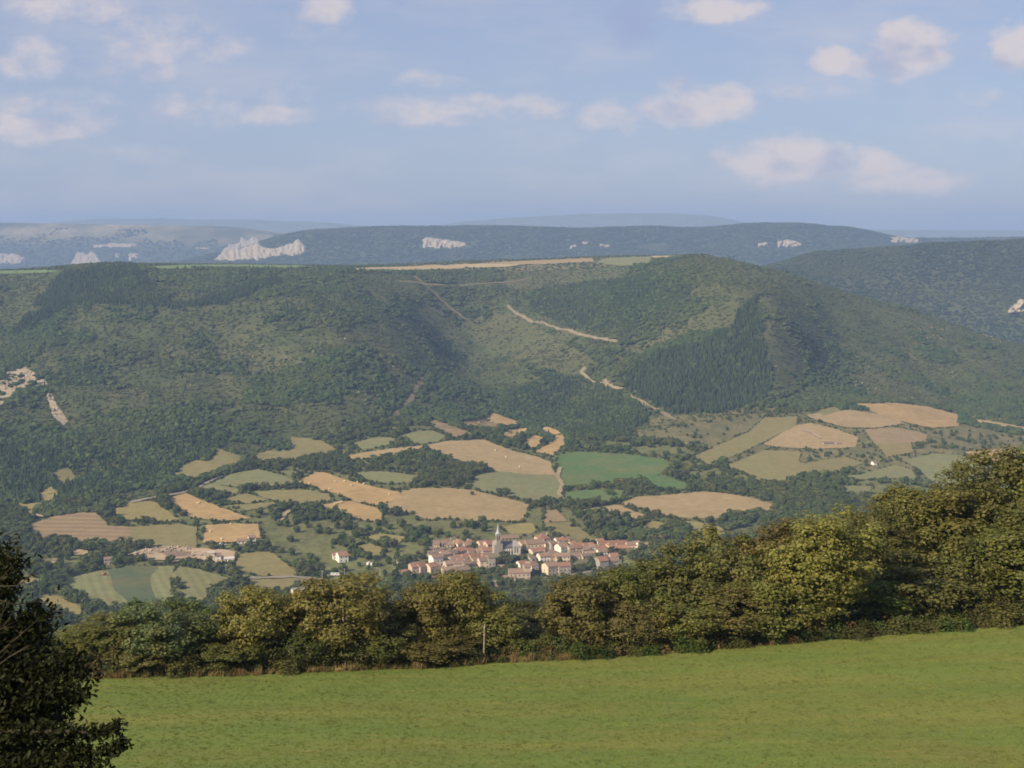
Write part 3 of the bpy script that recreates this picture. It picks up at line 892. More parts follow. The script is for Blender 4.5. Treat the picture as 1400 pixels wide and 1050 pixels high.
ROADCOL, TRACKCOL = (0.235, 0.21, 0.175), (0.34, 0.27, 0.18)
ROADS = [
    ('track', [(2, 696), (15, 700), (30, 703), (60, 707)], 6, TRACKCOL),
    ('road', [(178, 688), (222, 679.5), (249, 675), (272, 667), (291, 657), (302, 652)], 5.5, ROADCOL),
    ('track', [(766, 640), (762, 652), (769, 664), (764, 676), (768, 684)], 5, (0.3, 0.24, 0.15)),
    ('road', [(330, 790), (350, 792), (375, 791), (400, 790), (440, 794)], 6, ROADCOL),
    ('track', [(383, 713), (390, 704), (398, 698)], 5, TRACKCOL),
    ('road', [(560, 806), (600, 803), (640, 799), (680, 797), (730, 793), (770, 789), (800, 784), (830, 781)], 6, ROADCOL),
    ('track', [(238, 770), (246, 766), (256, 764)], 5, TRACKCOL),
    ('rocky_track', [(694, 419), (702, 426), (715, 433), (735, 441), (760, 449), (790, 457), (815, 463), (843, 468)], 6, (0.22, 0.185, 0.125)),
    ('rocky_track', [(800, 503), (795, 509), (802, 517), (815, 524), (832, 528), (850, 533)], 6, (0.25, 0.21, 0.145)),
    ('firebreak', [(566, 378), (580, 390), (600, 408), (620, 425), (636, 437)], 8, (0.17, 0.13, 0.075)),
    ('track', [(545, 385), (575, 388), (600, 390), (640, 390), (700, 386), (720, 383)], 7, (0.2, 0.16, 0.1)),
    ('firebreak', [(530, 578), (545, 562), (562, 548), (570, 530), (582, 512)], 7, (0.16, 0.13, 0.08)),
    ('track', [(1095, 588), (1110, 592), (1122, 600)], 5, TRACKCOL),
    ('track', [(858, 540), (880, 552), (905, 565), (925, 575)], 7, (0.2, 0.16, 0.1)),
]
for nm, p, w_, c in ROADS:
    strip(nm, p, w_, TRACK, c)

# ------------------------------------------------------------------ limestone cliffs far off
CLIFFS = [
    [(-25, 347, 361), (0, 346, 360), (15, 345, 360), (34, 353, 358)],
    [(97, 361, 365), (105, 346, 366), (118, 345, 366), (130, 346, 366), (138, 357, 365)],
    [(128, 335, 339), (150, 333, 339), (186, 333, 338)],
    [(158, 347, 352), (163, 346, 352)],
    [(176, 346, 357), (189, 346, 352)],
    [(268, 338, 341), (287, 338, 342)],
    [(294, 354, 356), (303, 345, 356), (315, 333, 356), (330, 328, 355), (350, 327, 355), (362, 338, 353), (375, 341, 350), (385, 336, 349), (400, 331, 349), (407, 327, 348), (418, 337, 345)],
    [(578, 327, 338), (588, 323, 339), (600, 325, 339), (615, 328, 339), (632, 330, 338), (638, 334, 337)],
    [(779, 336, 341), (789, 333, 339)],
    [(796, 330, 334), (804, 330, 335)],
    [(820, 333, 337), (834, 335, 339)],
    [(1036, 333, 338), (1050, 331, 337)],
    [(1063, 330, 338), (1080, 328, 337), (1096, 333, 337)],
    [(1218, 324.5, 331), (1230, 323.5, 331), (1256, 327, 331)],
]
CLIFFS2 = [[(1378, 421, 428), (1390, 413, 430), (1400, 409, 429), (1420, 407, 428)]]


def cliff(samples, ymin, sub=1.0):
    s = np.array(samples, float)
    xs = np.arange(s[0, 0], s[-1, 0] + 0.01, sub)
    if len(xs) < 3:
        xs = np.linspace(s[0, 0], s[-1, 0], 4)
    top, bot = np.interp(xs, s[:, 0], s[:, 1]), np.interp(xs, s[:, 0], s[:, 2])
    vs, fs, NR = [], [], 11
    ht_ = bot - top
    top = top + ht_ * 0.16 * vnoise(xs * 0.16, xs * 0 + ymin, 61) + ht_ * .05 * vnoise(xs * 0.8, xs * 0, 62)
    bot = bot + ht_ * 0.12 * vnoise(xs * 0.25, xs * 0 + 4.0, 63) + ht_ * .05 * vnoise(xs * 0.9, xs * 0, 64)
    for i, x in enumerate(xs):
        edge_ = min(1.0, i / 2.0, (len(xs) - 1 - i) / 2.0)
        for j in range(NR + 1):
            t_ = j / NR
            p = hit(x, bot[i] + (top[i] - bot[i]) * t_, ymin)
            rim_ = edge_ * min(1.0, t_ * 5, (1 - t_) * 5)
            out = rim_ * (9 + 14 * float(vnoise(np.array([x * 0.30 + 7]), np.array([t_ * 3.2]), 12)[0]) + 5 * float(vnoise(np.array([x * 0.9]), np.array([t_ * 7.0]), 13)[0]) + 6 * ((t_ * 3.3 + 0.02 * x) % 1.0)) + 1.0 + 6 * rim_
            Yj = p.y - out
            vs.append(((x - CX) / F * p.y, Yj, p.z + 0.12 * out))
    n_ = NR + 1
    for i in range(len(xs) - 1):
        for j in range(n_ - 1):
            a = i * n_ + j
            fs.append((a, a + n_, a + n_ + 1, a + 1))
    me = mesh_np('cliff', vs, fs, True)
    return tag(link('cliff', me, LIMESTONE), kind='structure')


for c in CLIFFS:
    cliff(c, 5900.0)
for c in CLIFFS2:
    cliff(c, 2700.0)


# ------------------------------------------------------------------ plants in mesh code
def leaf_quads(cen, nrm, size, rs, bend=0.25, aspect=0.72):
    """a bent rhombic leaf (two faces folded at the midrib) at every centre."""
    n_ = len(cen)
    a = rs.normal(size=(n_, 3))
    nrm = nrm / (np.linalg.norm(nrm, axis=1)[:, None] + 1e-9)
    t1 = np.cross(nrm, a)
    t1 /= np.linalg.norm(t1, axis=1)[:, None] + 1e-9
    t2 = np.cross(nrm, t1)
    s = size[:, None]
    v = np.empty((n_, 4, 3))
    v[:, 0] = cen - t1 * s
    v[:, 1] = cen - t2 * s * aspect + nrm * s * bend
    v[:, 2] = cen + t1 * s
    v[:, 3] = cen + t2 * s * aspect + nrm * s * bend
    f = np.arange(n_ * 4).reshape(n_, 4)
    return v.reshape(-1, 3), f


def tube(pts, rad, n_=6):
    pts = [Vector(p) for p in pts]
    vs, fs = [], []
    for i, p in enumerate(pts):
        d = (pts[min(i + 1, len(pts) - 1)] - pts[max(i - 1, 0)]).normalized()
        a = d.cross(Vector((0.3, 0.9, 0.1))).normalized()
        b = d.cross(a)
        for k in range(n_):
            an = 2 * math.pi * k / n_
            vs.append(p + (a * math.cos(an) + b * math.sin(an)) * rad[i])
    for i in range(len(pts) - 1):
        for k in range(n_):
            k2 = (k + 1) % n_
            fs.append((i * n_ + k, i * n_ + k2, (i + 1) * n_ + k2, (i + 1) * n_ + k))
    return vs, fs


class MB:
    def __init__(self):
        self.v, self.f = [], []

    def add(self, vs, fs):
        o = len(self.v)
        self.v += [tuple(p) for p in vs]
        self.f += [tuple(i + o for i in f) for f in fs]
        return self

    def tube(self, pts, rad, n_=6):
        return self.add(*tube(pts, rad, n_))

    def box(self, x0, x1, y0, y1, z0, z1):
        vs = [(x, y, z) for z in (z0, z1) for y in (y0, y1) for x in (x0, x1)]
        return self.add(vs, [(0, 2, 3, 1), (4, 5, 7, 6), (0, 1, 5, 4), (2, 6, 7, 3), (0, 4, 6, 2), (1, 3, 7, 5)])

    def prism(self, prof, x0, x1):
        """profile of (y, z) points run along x"""
        n_ = len(prof)
        vs = [(x0, y, z) for y, z in prof] + [(x1, y, z) for y, z in prof]
        fs = [tuple(range(n_))[::-1], tuple(range(n_, 2 * n_))]
        fs += [(i, (i + 1) % n_, n_ + (i + 1) % n_, n_ + i) for i in range(n_)]
        return self.add(vs, fs)

    def mesh(self, name, smooth=False):
        me = bpy.data.meshes.new(name)
        me.from_pydata(self.v, [], self.f)
        bm = bmesh.new()
        bm.from_mesh(me)
        bmesh.ops.recalc_face_normals(bm, faces=bm.faces)
        bm.to_mesh(me)
        bm.free()
        if smooth:
            me.shade_smooth()
        return me

    def build(self, name, m, parent=None, color=None, smooth=False):
        return link(name, self.mesh(name, smooth), m, parent, color)


def crown_points(rs, H, Wd, z0, ncl, flat=0.0, lean=0.0):
    """centres of the leaf clumps of a tree of height H, crown width Wd, crown starting at z0"""
    out = []
    zc, rz = (H + z0) / 2, (H - z0) / 2
    lobes = rs.normal(size=(6, 3))
    lobes /= np.linalg.norm(lobes, axis=1)[:, None]
    amp = rs.uniform(0.08, 0.42, 6)
    while len(out) < ncl:
        d = rs.normal(size=3)
        d /= np.linalg.norm(d)
        r = rs.uniform(0.30, 1.0) ** 0.55
        bulge = 0.76 + sum(a * max(0, float(d @ l)) ** 3 for a, l in zip(amp, lobes))
        p = d * r * bulge
        if p[2] < -0.75:
            continue
        wf = 1.0 if p[2] > -0.2 else 1.0 - 0.35 * (-0.2 - p[2])
        out.append((p[0] * Wd / 2 * wf + lean * p[2], p[1] * Wd / 2 * wf, zc + p[2] * rz))
    return np.array(out)


def make_tree(seed, H, Wd, z0, ncl, per, leaf, crad, trunk_r, lean=0.0):
    """-> trunk mesh, crown mesh (real leaves in clumps around limb ends)"""
    rs = np.random.default_rng(seed)
    cl = crown_points(rs, H - crad * 0.5, Wd - crad, z0, ncl, lean=lean)
    n_ = ncl * per
    own = np.repeat(np.arange(ncl), per)
    off = rs.normal(size=(n_, 3))
    off /= np.linalg.norm(off, axis=1)[:, None]
    rr = rs.uniform(0.1, 1, n_) ** 0.5 * crad * (0.65 + 0.7 * rs.random(ncl))[own]
    cen = cl[own] + off * rr[:, None] * np.array((1, 1, 0.72))
    axis = cen - np.array((0, 0, (H + z0) / 2))
    axis /= np.linalg.norm(axis, axis=1)[:, None] + 1e-9
    nrm = off * 0.9 + axis * 0.7 + rs.normal(size=(n_, 3)) * 0.55 + np.array((0, 0, 0.35))
    v, f = leaf_quads(cen, nrm, leaf * rs.uniform(0.6, 1.25, n_), rs)
    crown = mesh_np('crown', v, f, False)
    mb = MB()
    fork = Vector((lean * 0.2, 0, max(z0 + 0.25 * (H - z0), 0.3 * H)))
    mb.tube([(0, 0, -0.8), (0, 0, 0.15 * H), (rs.normal() * .15, rs.normal() * .1, fork.z * .6), fork, (lean * .4, rs.normal() * .2, H * 0.72)],
            [trunk_r * 1.25, trunk_r, trunk_r * .85, trunk_r * .65, trunk_r * .2], 7)
    for k in rs.choice(ncl, min(ncl, 16), replace=False):
        e = Vector(cl[k])
        s = Vector((0, 0, min(e.z * 0.55, fork.z * rs.uniform(.55, 1.15))))
        mid = s.lerp(e, 0.5) + Vector((rs.normal() * .2, rs.normal() * .2, 0.12 * H * rs.uniform(-.3, .6)))
        mb.tube([s, mid, e], [trunk_r * .42, trunk_r * .26, trunk_r * .08], 5)
    return mb.mesh('trunk', True), crown


def lump(seed, sub=2, amp=0.35, zs=1.0, flat=True):
    """a rough bushy mass of unit width for far woods"""
    bm = bmesh.new()
    bmesh.ops.create_icosphere(bm, subdivisions=sub, radius=0.5)
    for v in bm.verts:
        p = v.co
        k = 1 + amp * (vnoise(np.array([p.x * 5 + seed * 3.1]), np.array([p.y * 5 + p.z * 4.1]), seed)[0]) + amp * 0.7 * random.uniform(-1, 1)
        v.co = Vector((p.x * k, p.y * k, (p.z * k * zs + 0.42 * zs)))
    me = bpy.data.meshes.new('clump')
    bm.to_mesh(me)
    bm.free()
    return me


def conifer(seed, tiers=6, n_=9):
    rs = random.Random(seed)
    mb = MB()
    for t_ in range(tiers):
        z0 = 0.06 + 0.80 * t_ / tiers
        z1 = z0 + 0.34
        r = 0.5 * (1 - t_ / tiers) ** 0.8 * 0.9 + 0.04
        vs = [(0, 0, min(z1, 1.0))]
        for k in range(n_):
            a = 2 * math.pi * (k + rs.random() * .6) / n_
            rr = r * rs.uniform(0.65, 1.15)
            vs.append((rr * math.cos(a), rr * math.sin(a), z0 + rs.uniform(-.04, .05)))
        mb.add(vs, [(0, 1 + k, 1 + (k + 1) % n_) for k in range(n_)])
    return mb.mesh('conifer')


# sources of the scattered woods; their collections are never linked to the scene


def proto(name, me, m, color):
    o = bpy.data.objects.new(name, me)
    if not me.materials:
        me.materials.append(m)
    a = me.attributes.new('tint', 'FLOAT_COLOR', 'POINT')
    a.data.foreach_set('color', np.tile(np.array(rgba(color), np.float32), len(me.vertices)))
    return o


def proto_set(name, objs):
    c = bpy.data.collections.new(name)
    for o in objs:
        c.objects.link(o)
    return c


_s = 0


def scatter(name, pts, scl, rot, coll, label=None, cat=None, kind='stuff'):
    """one object: points carrying copies of the plants of a set, by geometry nodes"""
    global _s
    _s += 1
    n_ = len(pts)
    me = bpy.data.meshes.new(name)
    me.vertices.add(n_)
    me.vertices.foreach_set('co', np.asarray(pts, np.float32).ravel())
    a = me.attributes.new('scl', 'FLOAT_VECTOR', 'POINT')
    a.data.foreach_set('vector', np.asarray(scl, np.float32).ravel())
    a = me.attributes.new('rot', 'FLOAT_VECTOR', 'POINT')
    a.data.foreach_set('vector', np.asarray(rot, np.float32).ravel())
    a = me.attributes.new('pick', 'INT', 'POINT')
    a.data.foreach_set('value', rng.integers(0, len(coll.objects), n_).astype(np.int32))
    o = link(name, me)
    ng = bpy.data.node_groups.new(name + '_nodes', 'GeometryNodeTree')
    ng.interface.new_socket('Geometry', in_out='INPUT', socket_type='NodeSocketGeometry')
    ng.interface.new_socket('Geometry', in_out='OUTPUT', socket_type='NodeSocketGeometry')
    N_ = ng.nodes
    gi, go = N_.new('NodeGroupInput'), N_.new('NodeGroupOutput')
    ci = N_.new('GeometryNodeCollectionInfo')
    ci.inputs['Collection'].default_value = coll
    ci.inputs['Separate Children'].default_value = True
    ci.inputs['Reset Children'].default_value = True
    ip = N_.new('GeometryNodeInstanceOnPoints')
    ip.inputs['Pick Instance'].default_value = True

    def attr(nm, typ):
        q = N_.new('GeometryNodeInputNamedAttribute')
        q.data_type = typ
        q.inputs['Name'].default_value = nm
        return q.outputs[0]
    L = ng.links.new
    L(gi.outputs[0], ip.inputs['Points'])
    L(ci.outputs[0], ip.inputs['Instance'])
    L(attr('pick', 'INT'), ip.inputs['Instance Index'])
    L(attr('rot', 'FLOAT_VECTOR'), ip.inputs['Rotation'])
    L(attr('scl', 'FLOAT_VECTOR'), ip.inputs['Scale'])
    L(ip.outputs[0], go.inputs[0])
    md = o.modifiers.new('scatter', 'NODES')
    md.node_group = ng
    return tag(o, label, cat, None, kind)


D1, D2, D3 = (0.036, 0.060, 0.018), (0.046, 0.068, 0.020), (0.028, 0.050, 0.017)
SCRUB = proto_set('scrub', [proto('clump', lump(30 + s, 2, .4, z), CANOPY, c) for s, z, c in ((1, .8, (0.056, 0.074, 0.024)), (2, .7, (0.068, 0.078, 0.027)), (3, .9, (0.046, 0.066, 0.021)))])
FARWOOD = proto_set('far_wood', [proto('clump', lump(40 + s, 2, .3, .8), CANOPY, c) for s, c in ((1, (0.020, 0.036, 0.018)), (2, (0.025, 0.042, 0.019)))])
BUSHES = proto_set('bushes', [proto('clump', lump(s, 2, .36, z), CANOPY, c) for s, z, c in ((1, 1.0, D1), (2, .85, D2), (3, 1.15, D3), (4, .95, D1), (5, .8, (0.056, 0.072, 0.023)))])
CONES = proto_set('cones', [proto('conifer', conifer(s), NEEDLE, c) for s, c in ((1, (0.030, 0.050, 0.019)), (2, (0.038, 0.056, 0.02)), (3, (0.026, 0.044, 0.018)))])


def sample(y0, y1, per_m2, u0=-130, u1=1530, margin=9.0):
    """random ground points, evenly over the land, that the sight lines reach (with a margin)"""
    n_ = int((u1 - u0) / F * (y1 ** 2 - y0 ** 2) / 2 * per_m2)
    Y = np.sqrt(rng.uniform(y0 ** 2, y1 ** 2, n_))
    u = rng.uniform(u0, u1, n_)
    X = (u - CX) / F * Y
    Z = ground(X, Y)
    py = HY - F * Z / Y
    i = np.clip(((u - UU[0]) / 4).astype(int), 0, NU - 1)
    j = np.clip(np.searchsorted(YY, Y) - 1, 0, NY - 1)
    ok = py <= RUN[i, j] + margin
    return X[ok], Y[ok], Z[ok], u[ok], py[ok]


def near_lines(px, py, lines, rad):
    m = np.zeros(px.shape, bool)
    for L_ in lines:
        for (x0, y0), (x1, y1) in zip(L_[:-1], L_[1:]):
            dx, dy = x1 - x0, y1 - y0
            t_ = np.clip(((px - x0) * dx + (py - y0) * dy) / (dx * dx + dy * dy), 0, 1)
            m |= (np.abs(px - x0 - t_ * dx) < rad) & (np.abs(py - y0 - t_ * dy) < rad * 0.6)
    return m


def rots(n_, tilt=0.0):
    return np.stack([rng.normal(0, tilt, n_) if tilt else np.zeros(n_), rng.normal(0, tilt, n_) if tilt else np.zeros(n_), rng.uniform(0, 6.283, n_)], 1)


OUTCROP = [[(-20, 512), (0, 510), (15, 508), (30, 500), (40, 505), (62, 520), (65, 527), (50, 530), (20, 540), (0, 555), (-20, 560)],
           [(63, 540), (70, 538), (80, 558), (93, 575), (88, 582), (72, 570)], [(1, 645), (18, 636), (22, 640), (6, 647)]]
RL = [r[1] for r in ROADS]


def slope_woods():
    X, Y, Z, u, py = sample(1230, 2900, 1 / 13.0)
    ft = np.interp(u, UU, KY[8])
    rm = np.interp(u, UU, KY[10])
    d, c, dry = zone_at(u, py)
    nz = fbm(X / 70, Y / 70, 81, 3)
    nl = fbm(X / 260, Y / 260, 91, 3)
    keep = d + 0.34 * nz * (d < 0.95) + 0.22 * nl * (d < 0.95)
    ok = (rng.random(len(X)) < np.clip(keep, 0.22, 1)) & (Y > ft - 25) & (Y < rm + 12) & ~in_fields(u, py)
    plat = [p for *_, p in PLATEAU]
    for p in plat:
        ok &= ~inside(p, u, py) | (rng.random(len(X)) < 0.02)
    for p in OUTCROP[:2]:
        ok &= ~inside(p, u, py) | (rng.random(len(X)) < 0.10)
    ok &= ~near_lines(u, py, RL, 4.0)
    X, Y, Z, u, py, d, c, nz, nl = (q[ok] for q in (X, Y, Z, u, py, d, c, nz, nl))
    con = rng.random(len(X)) < np.clip(c + 0.4 * (nz > 0.45) * (c > 0.1) * (c < .5), 0, 1)
    dd = np.clip(d, 0.2, 1)
    wood = (nz + 0.8 * nl + 2.2 * (d - 0.72) + rng.normal(0, .18, len(X))) > 0.12
    hb = np.where(wood, rng.uniform(3.0, 7.0, len(X)), 1.1 + 2.6 * rng.random(len(X)) ** 1.5)
    wb = hb * rng.uniform(1.15, 1.8, len(X))
    P = np.stack([X, Y, Z - 0.4], 1)
    b = ~con & ~wood
    scatter('hillside_scrub', P[b], np.stack([wb[b], wb[b], hb[b]], 1), rots(b.sum()), SCRUB,
            'low olive brown scrub on the slope across the valley', 'scrub')
    b = ~con & wood
    scatter('hillside_wood', P[b], np.stack([wb[b], wb[b], hb[b]], 1), rots(b.sum()), BUSHES,
            'dark scrubby oak wood covering the slope across the valley', 'wood')
    hc = rng.uniform(6.5, 11, len(X))
    wc = hc * rng.uniform(0.42, 0.6, len(X))
    scatter('pine_wood', P[con], np.stack([wc[con], wc[con], hc[con]], 1), rots(con.sum()), CONES,
            'dark pine plantation standing on the facing hillside', 'wood')
    print('slope trees', b.sum(), con.sum())


slope_woods()


def far_woods():
    X, Y, Z, u, py = sample(3000, 3900, 1 / 55.0, 960, 1560)
    h = rng.uniform(4, 8, len(X))
    w = h * rng.uniform(1.0, 1.6, len(X))
    scatter('ridge_wood', np.stack([X, Y, Z - .5], 1), np.stack([w, w, h], 1), rots(len(X)), FARWOOD,
            'dark even wood over the second ridge at the side of the valley', 'wood')
    n1 = len(X)
    X, Y, Z, u, py = sample(6000, 7150, 1 / 210.0, -60, 1480, 4.0)
    k = fbm(X / 300, Y / 300, 5, 3) > -0.95
    X, Y, Z = X[k], Y[k], Z[k]
    X2, Y2, Z2, u2, py2 = sample(8450, 9350, 1 / 420.0, -60, 420, 4.0)
    k = fbm(X2 / 260, Y2 / 260, 6, 3) + 1.2 - sstep(8950, 9250, Y2) * 1.5 > 0
    X, Y, Z = np.concatenate([X, X2[k]]), np.concatenate([Y, Y2[k]]), np.concatenate([Z, Z2[k]])
    cpx, cpy = project(X, Y, Z)
    k = np.ones(len(X), bool)
    for c_ in CLIFFS:
        q = np.array(c_, float)
        k &= ~((cpx > q[0, 0] - 1) & (cpx < q[-1, 0] + 1) & (cpy > np.interp(cpx, q[:, 0], q[:, 1]) - .3) & (cpy < np.interp(cpx, q[:, 0], q[:, 2]) + 1.8))
    X, Y, Z = X[k], Y[k], Z[k]
    h = rng.uniform(6, 12, len(X))
    w = h * rng.uniform(1.3, 2.4, len(X))
    scatter('plateau_wood', np.stack([X, Y, Z - 1], 1), np.stack([w, w, h], 1), rots(len(X)), FARWOOD,
            'hazy blue wood below the cliffs of the far plateau', 'wood')
    print('far', n1, len(X))
    # thin scrub on the near plateau's fields
    X, Y, Z, u, py = sample(2350, 3150, 1 / 160.0, -60, 960)
    rm = np.interp(u, UU, KY[10])
    ok = (Y > rm)
    for *_, p in PLATEAU:
        ok &= ~inside(p, u, py)
    X, Y, Z = X[ok], Y[ok], Z[ok]
    h = rng.uniform(1.5, 4.2, len(X))
    scatter('plateau_scrub', np.stack([X, Y, Z - .3], 1), np.stack([h * 1.6, h * 1.6, h], 1), rots(len(X)), BUSHES,
            'low scrub and hedges between the plateau fields', 'scrub')


far_woods()

# rocks: outcrop, scree, quarry
ROCKS = proto_set('rocks', [proto('boulder', lump(20 + s, 2, .3, z), LIMESTONE, (1, 1, 1)) for s, z in ((1, .7), (2, .9), (3, .55))])


def rocks():
    X, Y, Z, u, py = sample(1200, 2500, 1 / 20.0)
    m = np.zeros(X.shape, bool)
    for p in OUTCROP:
        m |= inside(p, u, py) & (rng.random(len(X)) < 0.6) & (fbm(X / 14, Y / 14, 3, 2) > -0.25)
    sc_ = inside([(225, 470), (300, 440), (430, 455), (560, 460), (600, 520), (560, 575), (430, 570), (330, 545), (240, 540)], u, py) & (fbm(X / 22, Y / 50, 15, 3) > 0.5) & (rng.random(len(X)) < 0.16)
    sc_ |= inside([(1060, 500), (1200, 470), (1310, 510), (1320, 550), (1200, 560), (1060, 560)], u, py) & (fbm(X / 30, Y / 60, 16, 3) > 0.4) & (rng.random(len(X)) < 0.12)
    sc_ |= inside([(1190, 435), (1290, 440), (1380, 455), (1370, 475), (1240, 470)], u, py) & (fbm(X / 30, Y / 60, 17, 3) > 0.45) & (rng.random(len(X)) < 0.2)
    sc_ |= inside([(880, 590), (960, 570), (1060, 560), (1000, 590), (930, 615)], u, py) & (fbm(X / 20, Y / 40, 18, 3) > 0.5) & (rng.random(len(X)) < 0.1)
    big = near_lines(u, py, RL[7:9], 2.4) & (rng.random(len(X)) < 0.7)
    k = m | sc_ | big
    s = np.where(m, rng.uniform(1.5, 5.0, len(X)), np.where(big, rng.uniform(1.2, 2.8, len(X)), rng.uniform(0.8, 2.8, len(X))))[k]
    scatter('rocks', np.stack([X, Y, Z], 1)[k], np.stack([s, s, s * rng.uniform(.6, 1.2, len(s))], 1), rots(len(s), .2), ROCKS,
            'pale limestone boulders and scree lying on the hillside', 'rocks')
    for p in OUTCROP[:2]:
        drape('bare_rock', p, FIELD_A, (0.33, 0.27, 0.19), 0.5, 8.0)
    X, Y, Z, u, py = sample(1050, 1250, 1 / 6.0, 160, 340)
    k = inside([(176, 758), (200, 751), (232, 748), (264, 750), (268, 754), (230, 756), (198, 762), (184, 762)], u, py) | (inside([(246, 756), (268, 755), (284, 758), (282, 764), (256, 764)], u, py) & (rng.random(len(X)) < .6))
    s = 0.7 + 2.3 * rng.random(k.sum()) ** 2
    scatter('rubble', np.stack([X, Y, Z + .9], 1)[k], np.stack([s, s, s], 1), rots(k.sum(), .3), ROCKS, 'heaped pale rubble along the dug building site', 'rubble')


rocks()


# ------------------------------------------------------------------ the woods and hedges of the valley floor
HEDGE_TOP = np.array([(-200, 860), (75, 858), (120, 850), (158, 836), (190, 826), (230, 822), (265, 846), (300, 846), (330, 812), (365, 803), (400, 812), (440, 795), (470, 787), (500, 795),
                      (530, 825), (560, 808), (600, 800), (628, 785), (655, 795), (690, 820), (725, 828), (752, 820), (790, 790), (820, 785), (850, 770), (880, 762), (910, 750), (940, 742), (965, 728),
                      (1000, 724), (1040, 718), (1065, 702), (1092, 692), (1120, 686), (1150, 700), (1180, 685), (1200, 675), (1230, 667), (1290, 659), (1320, 653), (1350, 638), (1375, 624), (1400, 612), (1600, 560)])


def oval(seed, n_cl=26, per=34, leaf=0.075, z0=0.1, asp=0.9, crad=0.17):
    """small far tree of unit height: leaves in clumps"""
    return make_tree(seed, 1.0, asp, z0, n_cl, per, leaf, crad, 0.03)


VT = [oval(101, asp=1.0), oval(102, asp=.82), oval(103, asp=1.15, z0=.05), oval(104, asp=.62, z0=.06), oval(105, asp=.9, n_cl=20)]
_pm = []
VKIND = ['round', 'oval', 'broad', 'slender', 'loose']
VCOL = [((0.056, 0.086, 0.026), 'dark green'), ((0.080, 0.110, 0.031), 'mid green'), ((0.106, 0.122, 0.036), 'olive green')]
VPROTO = []
for k, (tr_, cr_) in enumerate(VT):
    c2 = cr_.copy()
    c2.materials.clear()
    tr_.materials.append(BARK)
    VPROTO.append(proto('valley_tree', c2, CANOPY, (VCOL[k % 3][0])))
VSET = proto_set('valley_trees', VPROTO)

ANCHORS = [  # (px, py, wording) places one can find
    (640, 806, 'in the wood below the village'), (760, 806, 'under the front wall of the village'), (600, 727, 'in the wood behind the village'), (690, 765, 'around the church'), (590, 765, 'in the gardens of the left village houses'), (640, 790, 'in the gardens before the front village row'), (740, 780, 'in the gardens under the church'), (790, 770, 'in the gardens of the right village houses'),
    (800, 726, 'by the pines behind the village'), (840, 758, 'between the far rows of village houses'), (467, 745, 'above the white house with stepped red roof'),
    (480, 785, 'below the white house with stepped red roof'), (420, 735, 'in the wood by the golden field'), (340, 755, 'near the white farmhouse'),
    (290, 785, 'below the half-built pale villa'), (130, 775, 'around the small pinkish barn'), (110, 815, 'along the striped hay meadow'), (245, 805, 'between the two striped hay meadows'),
    (300, 825, 'at the foot of the striped meadow'), (100, 735, 'under the wide mown field'), (420, 800, 'beside the grey roofed barn'), (930, 735, 'in the river wood past the village'),
    (540, 760, 'in the wood west of the village'), (40, 790, 'in the wood behind the black tree'), (1050, 700, 'in the river wood beyond the hedge'), (400, 770, 'on the olive meadow edge'),
]
MAN = [  # trees one can tell apart in the village: px, base py, height px, width px
    (690, 768, 17, 17), (702, 770, 14, 16), (716, 768, 10, 18), (730, 764, 8, 14), (655, 787, 10, 17), (667, 785, 7, 10), (808, 781, 17, 14), (800, 782, 10, 12), (775, 785, 8, 12), (792, 783, 7, 14),
    (850, 758, 7, 16), (865, 759, 8, 16), (880, 758, 8, 15), (842, 757, 5, 12), (836, 762, 4, 9), (683, 676, 10, 10), (692, 676, 11, 12), (645, 677, 6, 6), (757, 735, 9, 5), (560, 797, 10, 20),
    (575, 799, 8, 14), (586, 787, 6, 8), (553, 775, 12, 14), (770, 760, 5, 7), (740, 790, 6, 14), (752, 792, 5, 12), (725, 800, 7, 16), (760, 796, 7, 14), (700, 799, 6, 10), (520, 800, 10, 20), (505, 805, 9, 22),
    (935, 655, 15, 30), (922, 650, 10, 16), (850, 665, 12, 18), (835, 676, 8, 16), (747, 690, 13, 18), (756, 690, 8, 12), (240, 800, 12, 16), (248, 806, 10, 14), (246, 815, 8, 14),
]


# ------------------------------------------------------------------ the village
CREAM, WHITE, ROSE, GREY, OCHRE = (((0.60, 0.50, 0.37), 'cream'), ((0.76, 0.72, 0.64), 'white'), ((0.50, 0.40, 0.32), 'pinkish'), ((0.35, 0.315, 0.27), 'grey stone'), ((0.56, 0.45, 0.29), 'ochre'))
ORANGE, RED, PINKR, BROWN, SLATE = (((0.31, 0.165, 0.10), 'orange'), ((0.27, 0.135, 0.09), 'red'), ((0.26, 0.175, 0.125), 'faded pink'), ((0.20, 0.145, 0.105), 'brown'), ((0.12, 0.125, 0.14), 'slate'))
PANE = m_plain('window_glass', 0.25, 0.5, 3.0)
_wm = MB().box(-.5, .5, -.035, .12, 0, 1.35).mesh('window')
_dm = MB().box(-.55, .55, -.04, .12, 0, 2.2).mesh('door')


